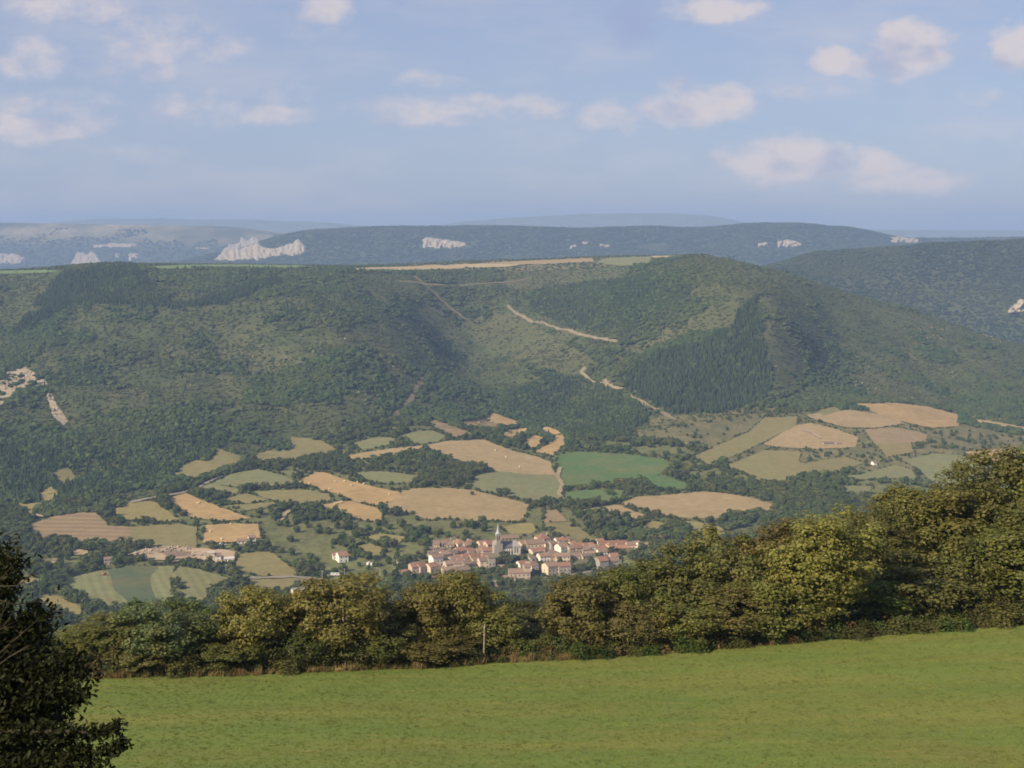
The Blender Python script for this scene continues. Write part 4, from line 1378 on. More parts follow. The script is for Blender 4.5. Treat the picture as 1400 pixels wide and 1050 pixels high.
def house(px, py, w, h, d=8.0, yaw=22, roof='g', wall=CREAM, tile=ORANGE, ymin=860.0, name='village_house', slope=0.44, chim=None, wins=True, big=False):
    """px, py: photo pixel of the middle of the foot of the facade; w, h in photo pixels; d in metres"""
    p = hit(px, py, ymin)
    k = p.y / F
    w, h = w * k, h * k
    a = R(yaw)
    w = max(w / (math.cos(a) + 0.35 * abs(math.sin(a))), 3.0)
    root = empty(name, (p.x - math.sin(a) * d / 2, p.y + math.cos(a) * d / 2, p.z), a)
    if name == 'village_house':
        d *= 1.2
        h *= 0.92
    rh = slope * d / 2
    mb = MB()
    if roof == 'g':
        mb.prism([(-d / 2, -5), (d / 2, -5), (d / 2, h), (0, h + rh), (-d / 2, h)], -w / 2, w / 2)
    elif roof == 's':
        mb.prism([(-d / 2, -5), (d / 2, -5), (d / 2, h + rh * .8), (-d / 2, h)], -w / 2, w / 2)
    else:
        mb.box(-w / 2, w / 2, -d / 2, d / 2, -5, h)
    jit = random.uniform(.88, 1.1)
    mb.build('wall', PLASTER, root, tuple(c * jit for c in wall[0]))
    rb, o, th = MB(), 0.4, 0.24
    if roof == 'g':
        s_ = rh / (d / 2)
        rb.prism([(-d / 2 - o, h - o * s_ + .01), (0, h + rh + .01), (d / 2 + o, h - o * s_ + .01), (d / 2 + o, h - o * s_ + th), (0, h + rh + th), (-d / 2 - o, h - o * s_ + th)], -w / 2 - .3, w / 2 + .3)
    elif roof == 's':
        rb.prism([(-d / 2 - o, h - .1), (d / 2 + o, h + rh * .8 + .1), (d / 2 + o, h + rh * .8 + th + .1), (-d / 2 - o, h + th - .1)], -w / 2 - .3, w / 2 + .3)
    else:
        r_ = 0.02 if roof == 'p' else max(0.02, w / 2 - d / 2)
        hx, hy = w / 2 + o, d / 2 + o
        rr = rh * (2.6 if roof == 'p' and tile is PINKR else 1.25)
        rb.add([(-hx, -hy, h), (hx, -hy, h), (hx, hy, h), (-hx, hy, h), (-hx, -hy, h + .2), (hx, -hy, h + .2), (hx, hy, h + .2), (-hx, hy, h + .2), (-r_, 0, h + rr), (r_, 0, h + rr)],
               [(3, 2, 1, 0), (0, 1, 5, 4), (1, 2, 6, 5), (2, 3, 7, 6), (3, 0, 4, 7), (4, 5, 9, 8), (6, 7, 8, 9), (5, 6, 9), (7, 4, 8)])
    jit = random.uniform(.85, 1.15)
    rf = rb.build('roof', TILES, root, tuple(c * jit for c in tile[0]))
    if chim is None:
        chim = random.random() < 0.4
    if chim:
        cx_ = random.choice((-.42, .38, -.2)) * w
        MB().box(cx_ - .45, cx_ + .45, .1, .8, h + rh * .4, h + rh + 1.1).build('chimney', PLASTER, rf, (.6, .52, .42))
    if wins:
        nf = 2 if h > 4.6 else 1
        nx = max(1, min(5 if big else 3, int(w / 3.0)))
        for f_ in range(nf):
            for i in range(nx):
                if f_ == 0 and i == nx // 2:
                    dd = link('door', _dm, PLAIN, root, (.10, .065, .045))
                    dd.location = (-w / 2 + (i + .5) * w / nx, -d / 2, 0.05)
                    continue
                q = link('window', _wm, PANE, root, (.055, .058, .07))
                q.location = (-w / 2 + (i + .5) * w / nx, -d / 2, 1.1 + f_ * 2.75 if h > 3 else .8)
        q = link('window', _wm, PANE, root, (.055, .058, .07))
        q.location = (-w / 2, 0.3, min(h - 1.5, 1.2 if nf == 1 else 3.7))
        q.rotation_euler = (0, 0, R(-90))
    return root, wall, tile


def z2(xl, xr, eave, base):
    return (540 + (xl + xr) / 2 / 7.368, 700 + base / 7.368, (xr - xl) / 7.368, (base - eave) / 7.368)


def z3(xl, xr, eave, base):
    return (720 + (xl + xr) / 2 / 7.368, 700 + base / 7.368, (xr - xl) / 7.368, (base - eave) / 7.368)


HOUSES = [
    # the left cluster
    (z2(70, 175, 605, 640), 6, 10, 'g', ROSE, RED), (z2(165, 255, 545, 645), 9, 30, 'g', ROSE, RED), (z2(245, 335, 540, 640), 8, 30, 'g', ROSE, RED), (z2(345, 450, 540, 640), 9, 32, 'g', CREAM, RED),
    (z2(345, 470, 680, 712), 6, 15, 's', ROSE, RED), (z2(340, 400, 412, 450), 6, 15, 'g', CREAM, PINKR), (z2(375, 490, 450, 548), 8, 34, 'g', WHITE, PINKR), (z2(395, 500, 405, 450), 8, 18, 'g', ROSE, BROWN),
    (z2(470, 560, 420, 470), 8, 20, 'g', ROSE, PINKR), (z2(545, 640, 410, 460), 8, 18, 'g', ROSE, BROWN), (z2(480, 615, 585, 645), 8, 22, 'g', CREAM, PINKR), (z2(610, 765, 580, 635), 9, 18, 'g', OCHRE, BROWN),
    (z2(510, 600, 520, 570), 8, 20, 'g', ROSE, PINKR), (z2(595, 690, 515, 570), 8, 15, 'g', ROSE, PINKR), (z2(610, 665, 452, 500), 6, 38, 'g', WHITE, ORANGE), (z2(622, 720, 310, 360), 9, 20, 'h', CREAM, ORANGE),
    (z2(630, 740, 385, 430), 9, 28, 'g', ROSE, RED), (z2(735, 810, 395, 430), 8, 22, 'g', ROSE, RED), (z2(680, 770, 455, 500), 9, 26, 'g', ROSE, RED), (z2(765, 855, 460, 505), 9, 20, 'g', CREAM, RED),
    (z2(690, 795, 515, 570), 8, 24, 'g', GREY, BROWN), (z2(790, 860, 490, 545), 7, 20, 'g', CREAM, BROWN), (z2(825, 900, 390, 430), 7, 12, 'g', CREAM, PINKR), (z2(880, 1000, 385, 440), 8, 16, 'g', GREY, RED),
    (z2(850, 940, 312, 360), 8, 15, 'g', ROSE, RED), (z2(925, 1005, 320, 385), 9, 20, 'g', ROSE, RED), (z2(850, 955, 485, 565), 8, 18, 'g', CREAM, BROWN), (z2(940, 1012, 450, 578), 7, 15, 's', GREY, BROWN),
    (z2(560, 640, 470, 520), 7, 24, 'g', ROSE, PINKR), (z2(700, 760, 330, 372), 7, 16, 'g', ROSE, PINKR), (z2(440, 520, 480, 520), 6, 20, 'g', GREY, PINKR), (z2(640, 700, 590, 620), 6, 12, 's', CREAM, BROWN),
    # below the church
    (z2(1040, 1110, 552, 580), 5, 10, 'g', WHITE, PINKR), (z2(1250, 1340, 515, 570), 7, 20, 'g', WHITE, RED), (z2(1145, 1365, 605, 690), 9, 12, 'g', ROSE, PINKR), (z2(1090, 1215, 665, 700), 6, 12, 'g', WHITE, PINKR),
    (z2(990, 1050, 762, 788), 5, 15, 's', WHITE, PINKR), (z2(1060, 1260, 260, 290), 8, 10, 'g', ROSE, PINKR), (z2(1270, 1350, 318, 390), 9, 24, 'g', OCHRE, PINKR), (z2(1340, 1400, 520, 585), 7, 24, 'g', ROSE, PINKR),
    # the right cluster
    (z3(-10, 200, 310, 390), 10, 10, 'g', OCHRE, PINKR), (z3(120, 250, 262, 335), 11, 18, 'p', CREAM, RED), (z3(50, 205, 392, 440), 9, 18, 'g', CREAM, RED), (z3(178, 245, 318, 385), 8, 30, 'g', CREAM, BROWN),
    (z3(240, 300, 312, 392), 7, 18, 'g', GREY, BROWN), (z3(300, 375, 282, 322), 7, 15, 'g', WHITE, ORANGE), (z3(370, 440, 280, 318), 7, 12, 'g', WHITE, RED), (z3(330, 432, 345, 415), 9, 34, 'g', WHITE, PINKR),
    (z3(425, 500, 360, 420), 8, 18, 'g', ROSE, PINKR), (z3(490, 565, 355, 415), 8, 14, 'g', ROSE, RED), (z3(478, 580, 340, 385), 8, 12, 'g', ROSE, RED), (z3(575, 690, 338, 385), 8, 12, 'g', ROSE, RED),
    (z3(560, 650, 375, 415), 7, 15, 'g', GREY, PINKR), (z3(640, 700, 350, 395), 7, 22, 'g', WHITE, PINKR), (z3(720, 1005, 320, 348), 8, 6, 'g', WHITE, RED), (z3(700, 855, 365, 392), 8, 10, 'g', ROSE, ORANGE),
    (z3(850, 1050, 362, 385), 8, 6, 'g', ROSE, ORANGE), (z3(1010, 1140, 328, 372), 8, 8, 'g', CREAM, PINKR), (z3(1130, 1180, 320, 385), 6, 15, 'g', WHITE, PINKR), (z3(1190, 1250, 345, 382), 6, 12, 'p', ROSE, PINKR),
    (z3(722, 820, 398, 442), 7, 24, 'g', WHITE, PINKR), (z3(128, 240, 440, 505), 8, 30, 'g', WHITE, PINKR), (z3(225, 330, 445, 500), 8, 12, 'g', ROSE, PINKR), (z3(290, 440, 440, 512), 8, 14, 'g', CREAM, PINKR),
    (z3(200, 330, 535, 640), 9, 34, 'g', CREAM, PINKR), (z3(320, 450, 535, 640), 8, 20, 'g', GREY, RED), (z3(35, 125, 530, 625), 8, 36, 'g', WHITE, PINKR), (z3(-25, 42, 545, 685), 8, 12, 'g', ROSE, PINKR),
    (z3(725, 830, 480, 615), 10, 20, 'g', GREY, RED), (z3(820, 930, 485, 600), 9, 14, 'g', ROSE, PINKR), (z3(845, 930, 440, 485), 7, 12, 'g', ROSE, RED), (z3(450, 540, 440, 482), 6, 10, 's', CREAM, PINKR),
    (z3(555, 640, 440, 482), 6, 18, 'g', CREAM, BROWN), (z3(430, 480, 395, 430), 6, 20, 'g', ROSE, BROWN), (z3(20, 110, 305, 350), 7, 15, 'g', ROSE, RED), (z3(600, 690, 415, 445), 6, 12, 'g', ROSE, PINKR),
]
FILL = []
_fr = random.Random(31)
for k in range(600):          # smaller houses and outbuildings packed between those read off one by one
    if len(FILL) >= 34:
        break
    gx, gy = _fr.uniform(588, 885), _fr.uniform(741, 786)
    if not ((588 < gx < 676 and gy > 742 + abs(gx - 640) * .12 and gy < 779) or (706 < gx < 800 and 746 < gy < 770) or (775 < gx < 885 and 744 < gy < 753)):
        continue
    if 664 < gx < 726 and gy < 775 or any(abs(gx - a[0]) < 6 and abs(gy - a[1]) < 3.2 for a, *_ in HOUSES + FILL):
        continue
    FILL.append(((gx, gy, _fr.uniform(6, 11), _fr.uniform(3, 6.5)), _fr.uniform(5, 8), _fr.uniform(5, 50), _fr.choice('gggs'), _fr.choice((CREAM, WHITE, ROSE, GREY, CREAM)), _fr.choice((ORANGE, RED, PINKR, BROWN, BROWN))))
HOUSES += FILL
ROWS = [('lowest village row', 781), ('lower village row', 770), ('middle village row', 759), ('upper village row', 752.5), ('topmost village row', 0)]


def valley_woods():
    X, Y, Z, u, py = sample(870, 1840, 1 / 17.0)
    ft = np.interp(u, UU, KY[8])
    nz = fbm(X / 45, Y / 45, 111, 3)
    nl = fbm(X / 150, Y / 150, 121, 3)
    fld = in_fields(u, py)
    ok = (Y < ft + 10) & ~fld & ~inside(QUARRY, u, py)
    fe = np.zeros(X.shape, bool)
    for f in FIELDS:            # closeness to a field edge: hedges there
        P = list(f[3])
        fe |= near_lines(u, py, [P + P[:1]], 3.6)
    ok &= rng.random(len(X)) < np.where(fe, 0.88, np.clip(0.50 + 0.55 * nz + 0.6 * nl, 0.02, 1))
    vil = inside(VILLAGE, u, py)
    ok &= ~vil | (rng.random(len(X)) < .75)
    for a, *_ in HOUSES:
        ok &= ~((np.abs(u - a[0]) < a[2] * .55 + 1.0) & (py > a[1] - 5.0) & (py < a[1] + 1.2))
    ok &= ~((u > 670) & (u < 716) & (py < 763) & (py > 744))
    ok &= ~near_lines(u, py, RL, 3.2)
    for x, y, rx, ry in ((467, 769, 17, 9), (340, 742, 24, 6), (305, 772, 20, 6), (408, 818, 14, 10), (314, 853, 10, 8), (147, 773, 11, 5), (1137, 611, 16, 4), (1197, 636, 6, 4), (397, 612, 8, 4), (683, 798, 7, 4)):
        ok &= ((u - x) / rx) ** 2 + ((py - y) / ry) ** 2 > 1
    right = inside([(850, 600), (900, 570), (1060, 556), (1420, 560), (1420, 650), (1000, 640), (960, 612)], u, py)
    ok &= ~right | fe & (rng.random(len(X)) < 0.6) | (rng.random(len(X)) < 0.05 + 0.1 * (nl > .35))
    X, Y, Z, u, py, nz, fe, right = (q[ok] for q in (X, Y, Z, u, py, nz, fe, right))
    h = rng.uniform(3.6, 8.5, len(X)) * (1 + 0.3 * np.clip(nz, 0, 1)) * np.where(fe, 0.5, 1.0) * np.where(right, 0.7, 1.0) * np.where(inside(VILLAGE, u, py), 0.55, 1.0)
    pines = inside([(795, 716), (830, 706), (865, 712), (870, 724), (800, 726)], u, py) | inside([(515, 703), (545, 700), (560, 712), (530, 722)], u, py)
    h = np.where(pines, rng.uniform(8, 12, len(X)), h)
    # the ones that show largest become trees of their own
    tz = Z + h
    pt = HY - F * tz / Y
    hid = np.interp(u, HEDGE_TOP[:, 0], HEDGE_TOP[:, 1])
    big = np.where((pt < hid - 3) & (u > 5) & (u < 1395) & (py > 690), h * F / Y, 0)
    order = np.argsort(-big)
    chosen, taken = [], np.zeros(len(X), bool)
    for q in order:
        if len(chosen) >= 185 or big[q] <= 0:
            break
        if all((u[q] - u[c]) ** 2 + (2.2 * (py[q] - py[c])) ** 2 > 60 for c in chosen):
            chosen.append(q)
            taken[q] = True
    lst = [(X[q], Y[q], float(Z[q]), h[q], h[q] * rng.uniform(.9, 1.2), u[q], py[q]) for q in chosen]
    for x, y, hp, wp in MAN:
        p = hit(x, y)
        k = p.y / F
        lst.append((p.x, p.y, p.z, hp * k, wp * k, x, y))
    for q in range(900):          # garden trees in the gaps between the houses
        if len(lst) >= 296:
            break
        gx, gy = random.uniform(548, 890), random.uniform(734, 799)
        if not inside(VILLAGE, np.array([gx]), np.array([gy]))[0]:
            continue
        if any(abs(gx - a[0]) < a[2] * .5 + 2 and -a[3] * .8 - 2.5 < gy - a[1] < 2.0 for a, *_ in HOUSES) or 670 < gx < 716 and gy < 766:
            continue
        if any((gx - r[5]) ** 2 + (2 * (gy - r[6])) ** 2 < 30 for r in lst):
            continue
        p = hit(gx, gy)
        hh = random.uniform(3.0, 7.0)
        lst.append((p.x, p.y, p.z, hh, hh * random.uniform(.95, 1.35), gx, gy))
    rest = ~taken & ~pines
    n_ = rest.sum()
    w = (h * rng.uniform(.95, 1.4, len(X)))[rest]
    scatter('valley_wood', np.stack([X, Y, Z - .3], 1)[rest], np.stack([w, w, h[rest]], 1), rots(n_), VSET, 'mixed woods and hedges between the valley fields', 'wood')
    pn = pines & ~taken
    scatter('valley_pines', np.stack([X, Y, Z - .3], 1)[pn], np.stack([h * .45, h * .45, h], 1)[pn], rots(pn.sum()), CONES, 'dark pines in a block behind the village', 'wood')
    print('valley', n_, len(lst))
    # wording: nearest landmark, then order along it
    cells = {}
    for r in lst:
        a = min(ANCHORS, key=lambda q: (q[0] - r[5]) ** 2 + (1.7 * (q[1] - r[6])) ** 2)
        asp = r[4] / r[3]
        kind = 3 if asp < .8 else (2 if asp > 1.25 else random.choice((0, 1, 4)))
        colr = random.choice(VCOL)
        cells.setdefault((a[2], kind, colr[1]), []).append((r, kind, colr))
    for (place, kind, cn), members in cells.items():
        members.sort(key=lambda m_: m_[0][5])
        for i, (r, kind, colr) in enumerate(members):
            x, y, z, hh, ww = r[:5]
            t_ = empty('tree', (x, y, z), random.uniform(0, 6.28))
            tr_, cr_ = VT[kind]
            a = link('trunk', tr_, BARK, t_, (0.12, 0.09, 0.06))
            b = link('crown', cr_, VLEAF, t_, tuple(q * random.uniform(.85, 1.15) for q in colr[0]))
            for o in (a, b):
                o.scale = (ww / (1.0, .82, 1.15, .62, .9)[kind], ww / (1.0, .82, 1.15, .62, .9)[kind], hh)
            base = f'{VKIND[kind]} {cn} tree {place}'
            lab = base if len(members) == 1 else f'{base}, {ordinal(i + 1)} from left'
            tag(t_, lab, 'tree', 'trees of the valley floor')


valley_woods()

built = []
for (px, py, w, h), d, yaw, rf, wl, tl in HOUSES:
    r_, wl_, tl_ = house(px, py, w, h, d, yaw + random.uniform(-12, 14), rf, wl, tl, big=w > 20)
    row_ = next(n for n, y in ROWS if py >= y)
    built.append((row_, px, r_, f'{wl[1]} house with {tl[1]} roof'))
cells = {}
for b in built:
    cells.setdefault((b[0], b[3]), []).append(b)
for (row_, base), ms in cells.items():
    ms.sort(key=lambda m_: m_[1])
    for i, m_ in enumerate(ms):
        tag(m_[2], f'{base} in the {row_}' + ('' if len(ms) == 1 else f', {ordinal(i + 1)} such from left'), 'house', 'houses of the village')


def church():
    p = hit(680.5, 761)
    k = p.y / F
    root = empty('church', p, R(14))
    tag(root, 'village church with pale pointed spire, square belfry and slate nave roof', 'church')
    st = GREY[0]
    gl = (.36, .32, .27)
    tw, H1, H2 = 12.0 * k / 2, 17.5 * k, 31.5 * k
    b = MB().prism([(-3, -6), (5, -6), (5, H1), (1, H1 + 3.2), (-3, H1)], -tw, tw)
    b.build('front_wall', PLASTER, root, gl)
    nb = 3.0 * k
    t_ = MB().box(-nb, nb, -3.1, 2 * nb - 3.1, H1 - 6, H2).build('tower', PLASTER, root, gl)
    MB().box(-nb - .3, nb + .3, -3.4, 2 * nb - 2.8, H2, H2 + .5).build('cornice', PLASTER, t_, (.45, .41, .35))
    for s in (-1, 1):
        MB().box(s * nb * .45 - .4, s * nb * .45 + .4, -3.14, -2.6, H1 + 4, H2 - 1.4).build('belfry_opening', PANE, t_, (.05, .05, .06))
    MB().box(-nb - .04, -nb + .4, -3.1 + nb * .5, -3.1 + nb * 1.3, H1 + 4, H2 - 1.4).build('belfry_opening', PANE, t_, (.05, .05, .06))
    sp = MB()
    n_, r0, hs, yc = 8, nb * 1.05, 14.6 * k, nb - 3.1
    vs = [(r0 * math.cos(2 * math.pi * (i + .5) / n_), yc + r0 * math.sin(2 * math.pi * (i + .5) / n_), H2 + .5) for i in range(n_)]
    vs += [(r0 * .62 * math.cos(2 * math.pi * (i + .5) / n_), yc + r0 * .62 * math.sin(2 * math.pi * (i + .5) / n_), H2 + .5 + hs * .22) for i in range(n_)] + [(0, yc, H2 + hs)]
    fs = [(i, (i + 1) % n_, n_ + (i + 1) % n_, n_ + i) for i in range(n_)] + [(n_ + i, n_ + (i + 1) % n_, 2 * n_) for i in range(n_)] + [tuple(range(n_))[::-1]]
    s_ = sp.add(vs, fs).build('spire', PLAIN, root, (.37, .41, .43))
    MB().tube([(0, yc, H2 + hs - .3), (0, yc, H2 + hs + 1.6)], [.09, .06], 5).build('cross', PLAIN, s_, (.3, .3, .3))
    x0, x1, wy, he, hr = tw - .2, 20.5 * k, 9.0, 12.0 * k, 19.0 * k
    MB().box(x0, x1, -1.5, wy, -6, he).build('nave_wall', PLASTER, root, gl)
    MB().prism([(-2.1, he + .02), (wy + .6, he + .02), (wy + .6, he + .3), ((wy - 1.5) / 2, hr), (-2.1, he + .3)], x0, x1 + .3).build('nave_roof', TILES, root, SLATE[0])
    for i in range(4):
        x = x0 + 1.6 + i * (x1 - x0 - 2.4) / 3.6
        MB().prism([(-2.9, -6), (-1.48, -6), (-1.48, he - .8), (-2.9, he - 2.4)], x - .45, x + .45).build('buttress', PLASTER, root, (.6, .55, .46))
        if i < 3:
            MB().box(x + 1.3, x + 2.3, -1.54, -1.2, he * .45, he - 1.2).build('window', PANE, root, (.05, .05, .07))
    # transept and apse in pale stone
    X1 = x1 + 10.5 * k
    MB().box(x1 + .3, X1, -3.2, wy + 1, -6, he + .8).build('transept_wall', PLASTER, root, (.60, .55, .48))
    MB().add([(x1, -3.7, he + .82), (X1 + .5, -3.7, he + .82), (X1 + .5, wy + 1.5, he + .82), (x1, wy + 1.5, he + .82), (x1 + 1.5, 2.5, hr + .6), (X1 - 3, 2.5, hr + .6)],
             [(3, 2, 1, 0), (0, 1, 5, 4), (1, 2, 5), (2, 3, 4, 5), (3, 0, 4)]).build('transept_roof', TILES, root, (.33, .325, .32))
    for x in (x1 + 1.8, x1 + 4.2):
        MB().box(x - .5, x + .5, -3.24, -3.0, he * .4, he - .6).build('window', PANE, root, (.06, .06, .08))


church()

# ------------------------------------------------------------------ houses and small things scattered in the valley


def lone(label, cat, *a, **k):
    r_, *_ = house(*a, **k)
    tag(r_, label, cat)
    return r_


lone('long low white farmhouse with faded red roof beside the golden field', 'house', 332.5, 743.3, 17, 3.6, d=7, yaw=12, wall=WHITE, tile=PINKR, name='farmhouse', chim=False)
lone('taller white end house with faded red roof beside the golden field', 'house', 345, 743.6, 10, 8.6, d=7, yaw=20, wall=WHITE, tile=PINKR, name='farmhouse', chim=False)
lone('white house with red roof alone in the trees, its lower back wing', 'house', 463, 765, 16, 6.2, d=8, yaw=14, wall=WHITE, tile=RED, name='house', chim=False)
lone('white house with stepped red roof alone in the trees left of the village', 'house', 470, 769, 14, 9.0, d=11, yaw=24, wall=WHITE, tile=RED, name='house', chim=False)
lone('half-built cream block of the villa by the dug pale ground', 'house', 288.5, 767.5, 9, 11, d=8, yaw=14, roof='s', wall=((.66, .56, .38), 'cream'), tile=((.6, .52, .42), ''), slope=.06, name='villa', chim=False)
lone('white middle wing of the half-built villa by the dug pale ground', 'house', 298, 768, 9, 8, d=8, yaw=14, roof='s', wall=WHITE, tile=PINKR, slope=.15, name='villa', chim=False)
lone('low white garage of the half-built villa by the dug pale ground', 'house', 313, 769, 14, 5, d=6, yaw=10, roof='s', wall=WHITE, tile=((.6, .55, .48), ''), slope=.06, name='garage', chim=False)
lone('small pinkish stone barn with flat pink roof above the striped meadow', 'barn', 148, 772.5, 12, 7.5, d=7, yaw=18, wall=ROSE, tile=PINKR, name='barn', chim=False)
lone('pale barn with long grey metal roof just above the hedge trees', 'barn', 411, 818, 20, 7, d=13, yaw=20, wall=CREAM, tile=((.34, .33, .34), ''), name='barn', chim=False)
lone('pale roofed shed peeping between the hedge trees', 'shed', 314, 857, 15, 7, d=8, yaw=16, wall=WHITE, tile=((.6, .57, .53), ''), name='shed', chim=False, ymin=870)
lone('tiny white cabin at the foot of the wooded slope', 'cabin', 398, 611.5, 8, 3, d=6, yaw=15, wall=WHITE, tile=PINKR, name='cabin', chim=False, wins=False)
lone('small white cottage among the hedges of the far pastures', 'cottage', 1197, 636, 5.5, 3.2, d=6, yaw=20, wall=WHITE, tile=PINKR, name='cottage', chim=False, wins=False)
lone('long grey sheepfold in the wheat on the far hillside', 'barn', 1133, 608.5, 14, 2.2, d=8, yaw=8, wall=GREY, tile=BROWN, name='sheepfold', chim=False, wins=False)
lone('second shorter grey barn beside the sheepfold in the wheat', 'barn', 1147, 608, 8, 1.8, d=7, yaw=12, wall=GREY, tile=PINKR, name='sheepfold', chim=False, wins=False)
lone('tiny pale hut in the wood left of the mown field', 'hut', 75, 769, 6, 3, d=5, yaw=15, wall=WHITE, tile=PINKR, name='hut', chim=False, wins=False)
lone('small pale hut above the leftmost village houses', 'hut', 598, 745, 5, 4, d=6, yaw=15, wall=CREAM, tile=BROWN, name='hut', chim=False, wins=False)
lone('small pale hut in the trees left of the village', 'hut', 546.5, 771, 7, 3.4, d=6, yaw=15, wall=CREAM, tile=PINKR, name='hut', chim=False, wins=False)

TYRE = m_plain('rubber', 0.9, 0.2)


def wheel_mesh(r, w):
    mb = MB()
    n_ = 14
    vs = [(r * math.cos(2 * math.pi * i / n_), y, r * math.sin(2 * math.pi * i / n_)) for y in (-w / 2, w / 2) for i in range(n_)]
    fs = [tuple(range(n_)), tuple(range(n_, 2 * n_))[::-1]] + [(i, (i + 1) % n_, n_ + (i + 1) % n_, n_ + i) for i in range(n_)]
    return mb.add(vs, fs).mesh('wheel')


_cw = wheel_mesh(.32, .2)


def car(px, py, yaw, colr, label, van=False):
    p = hit(px, py)
    root = empty('van' if van else 'car', (p.x, p.y, p.z + .5), R(yaw))
    tag(root, label, 'van' if van else 'car')
    if van:
        prof = [(-2.5, .3), (2.5, .3), (2.5, 1.1), (1.9, 1.3), (1.35, 2.15), (-2.4, 2.2), (-2.5, 1.9)]
    else:
        prof = [(-2.1, .3), (2.1, .3), (2.12, .8), (1.2, .98), (.55, 1.45), (-1.0, 1.48), (-1.75, 1.0), (-2.12, .9)]
    n_ = len(prof)
    b = MB()
    b.add([(x, -.85, z) for x, z in prof] + [(x, .85, z) for x, z in prof], [tuple(range(n_)), tuple(range(n_, 2 * n_))[::-1]] + [(i, (i + 1) % n_, n_ + (i + 1) % n_, n_ + i) for i in range(n_)])
    b.build('body', PLAIN, root, colr)
    z0, z1 = (1.3, 1.9) if van else (1.0, 1.36)
    MB().box(-.95, .6, -.87, .87, z0, z1).build('side_window', PANE, root, (.03, .03, .035))
    for sx in (-1.35, 1.35):
        for sy in (-.8, .8):
            q = link('wheel', _cw, TYRE, root, (.02, .02, .02))
            q.location = (sx, sy, .32)


car(305.8, 746.2, 15, (.75, .74, .72), 'white car parked on the yard before the golden field')
car(302.5, 745.0, 40, (.55, .55, .55), 'grey car parked behind the white car by the golden field')
car(504, 772.6, 70, (.78, .77, .75), 'small white van under the trees, nearer the white red-roofed house', True)
car(509.6, 773.3, 65, (.78, .77, .75), 'small white van under the trees, nearer the village', True)
car(529, 809, 10, (.7, .7, .7), 'white car on the road below the village wood')
car(456, 787.5, 5, (.75, .74, .70), 'white van in front of the wall left of the village, one behind', True)
car(461, 787.5, 5, (.75, .74, .70), 'white van in front of the wall left of the village, one ahead', True)
car(775, 793, 10, (.7, .7, .72), 'white car below the right front village houses')


def tractor():
    p = hit(142, 787.5)
    root = empty('tractor', (p.x, p.y, p.z + .4), R(160))
    tag(root, 'small orange tractor at work in the striped hay meadow', 'tractor')
    MB().box(-.2, 2.3, -.45, .45, .8, 1.6).build('bonnet', PLAIN, root, (.5, .13, .04))
    c = MB().box(-1.6, -.2, -.75, .75, 1.0, 1.5).box(-1.5, -.25, -.7, .7, 2.6, 2.75).build('cab', PLAIN, root, (.5, .13, .04))
    MB().box(-1.42, -.33, -.64, .64, 1.5, 2.6).build('cab_glass', PANE, c, (.05, .06, .07))
    for x, r_, w in ((-1.1, .85, .45), (1.8, .5, .32)):
        for s in (-1, 1):
            q = link('wheel', wheel_mesh(r_, w), TYRE, root, (.025, .025, .025))
            q.location = (x, s * .95, r_)
    MB().box(-4.2, -1.7, -1.2, 1.2, .5, .8).build('hay_rake', PLAIN, root, (.3, .08, .05))


tractor()


def pole(px, py, hpx, label, arm=True, lamp=False, name='utility_pole', ymin=860.0, colr=(.42, .38, .33)):
    p = hit(px, py, ymin)
    h = hpx * p.y / F
    root = empty(name, p, R(random.uniform(-30, 30)))
    tag(root, label, 'pole' if not lamp else 'lamp')
    MB().tube([(0, 0, -.5), (0, 0, h)], [.24, .16], 8).build('pole', BARK, root, colr)
    if lamp:
        MB().tube([(0, 0, h - .2), (-2.4, 0, h + .5)], [.09, .07], 6).build('arm', PLAIN, root, (.5, .5, .5))
        MB().box(-3.3, -2.3, -.25, .25, h + .35, h + .6).build('lamp_head', PLAIN, root, (.6, .6, .6))
    elif arm:
        MB().box(-.9, .9, -.09, .09, h - .8, h - .55).build('crossarm', BARK, root, colr)


pole(309, 785, 14, 'pale concrete pole below the half-built villa')
pole(538.5, 786, 10, 'pale pole beside the trees left of the leftmost village house')
pole(559, 811, 13, 'pole by the road below the village wood, nearer the village')
pole(554, 810, 11, 'street lamp with arm by the road below the village wood', lamp=True, name='street_lamp')
pole(532, 812, 10, 'pole by the white car on the road below the wood')
pole(519.5, 792, 15, 'slim lamp pole below the two small white vans', lamp=True, name='street_lamp')
pole(440.5, 793, 13, 'pole behind the hedge crest left of the white vans')
pole(471, 786, 9, 'slim pole below the white house with stepped red roof')
pole(775, 790, 13, 'pale pole before the right front village houses')

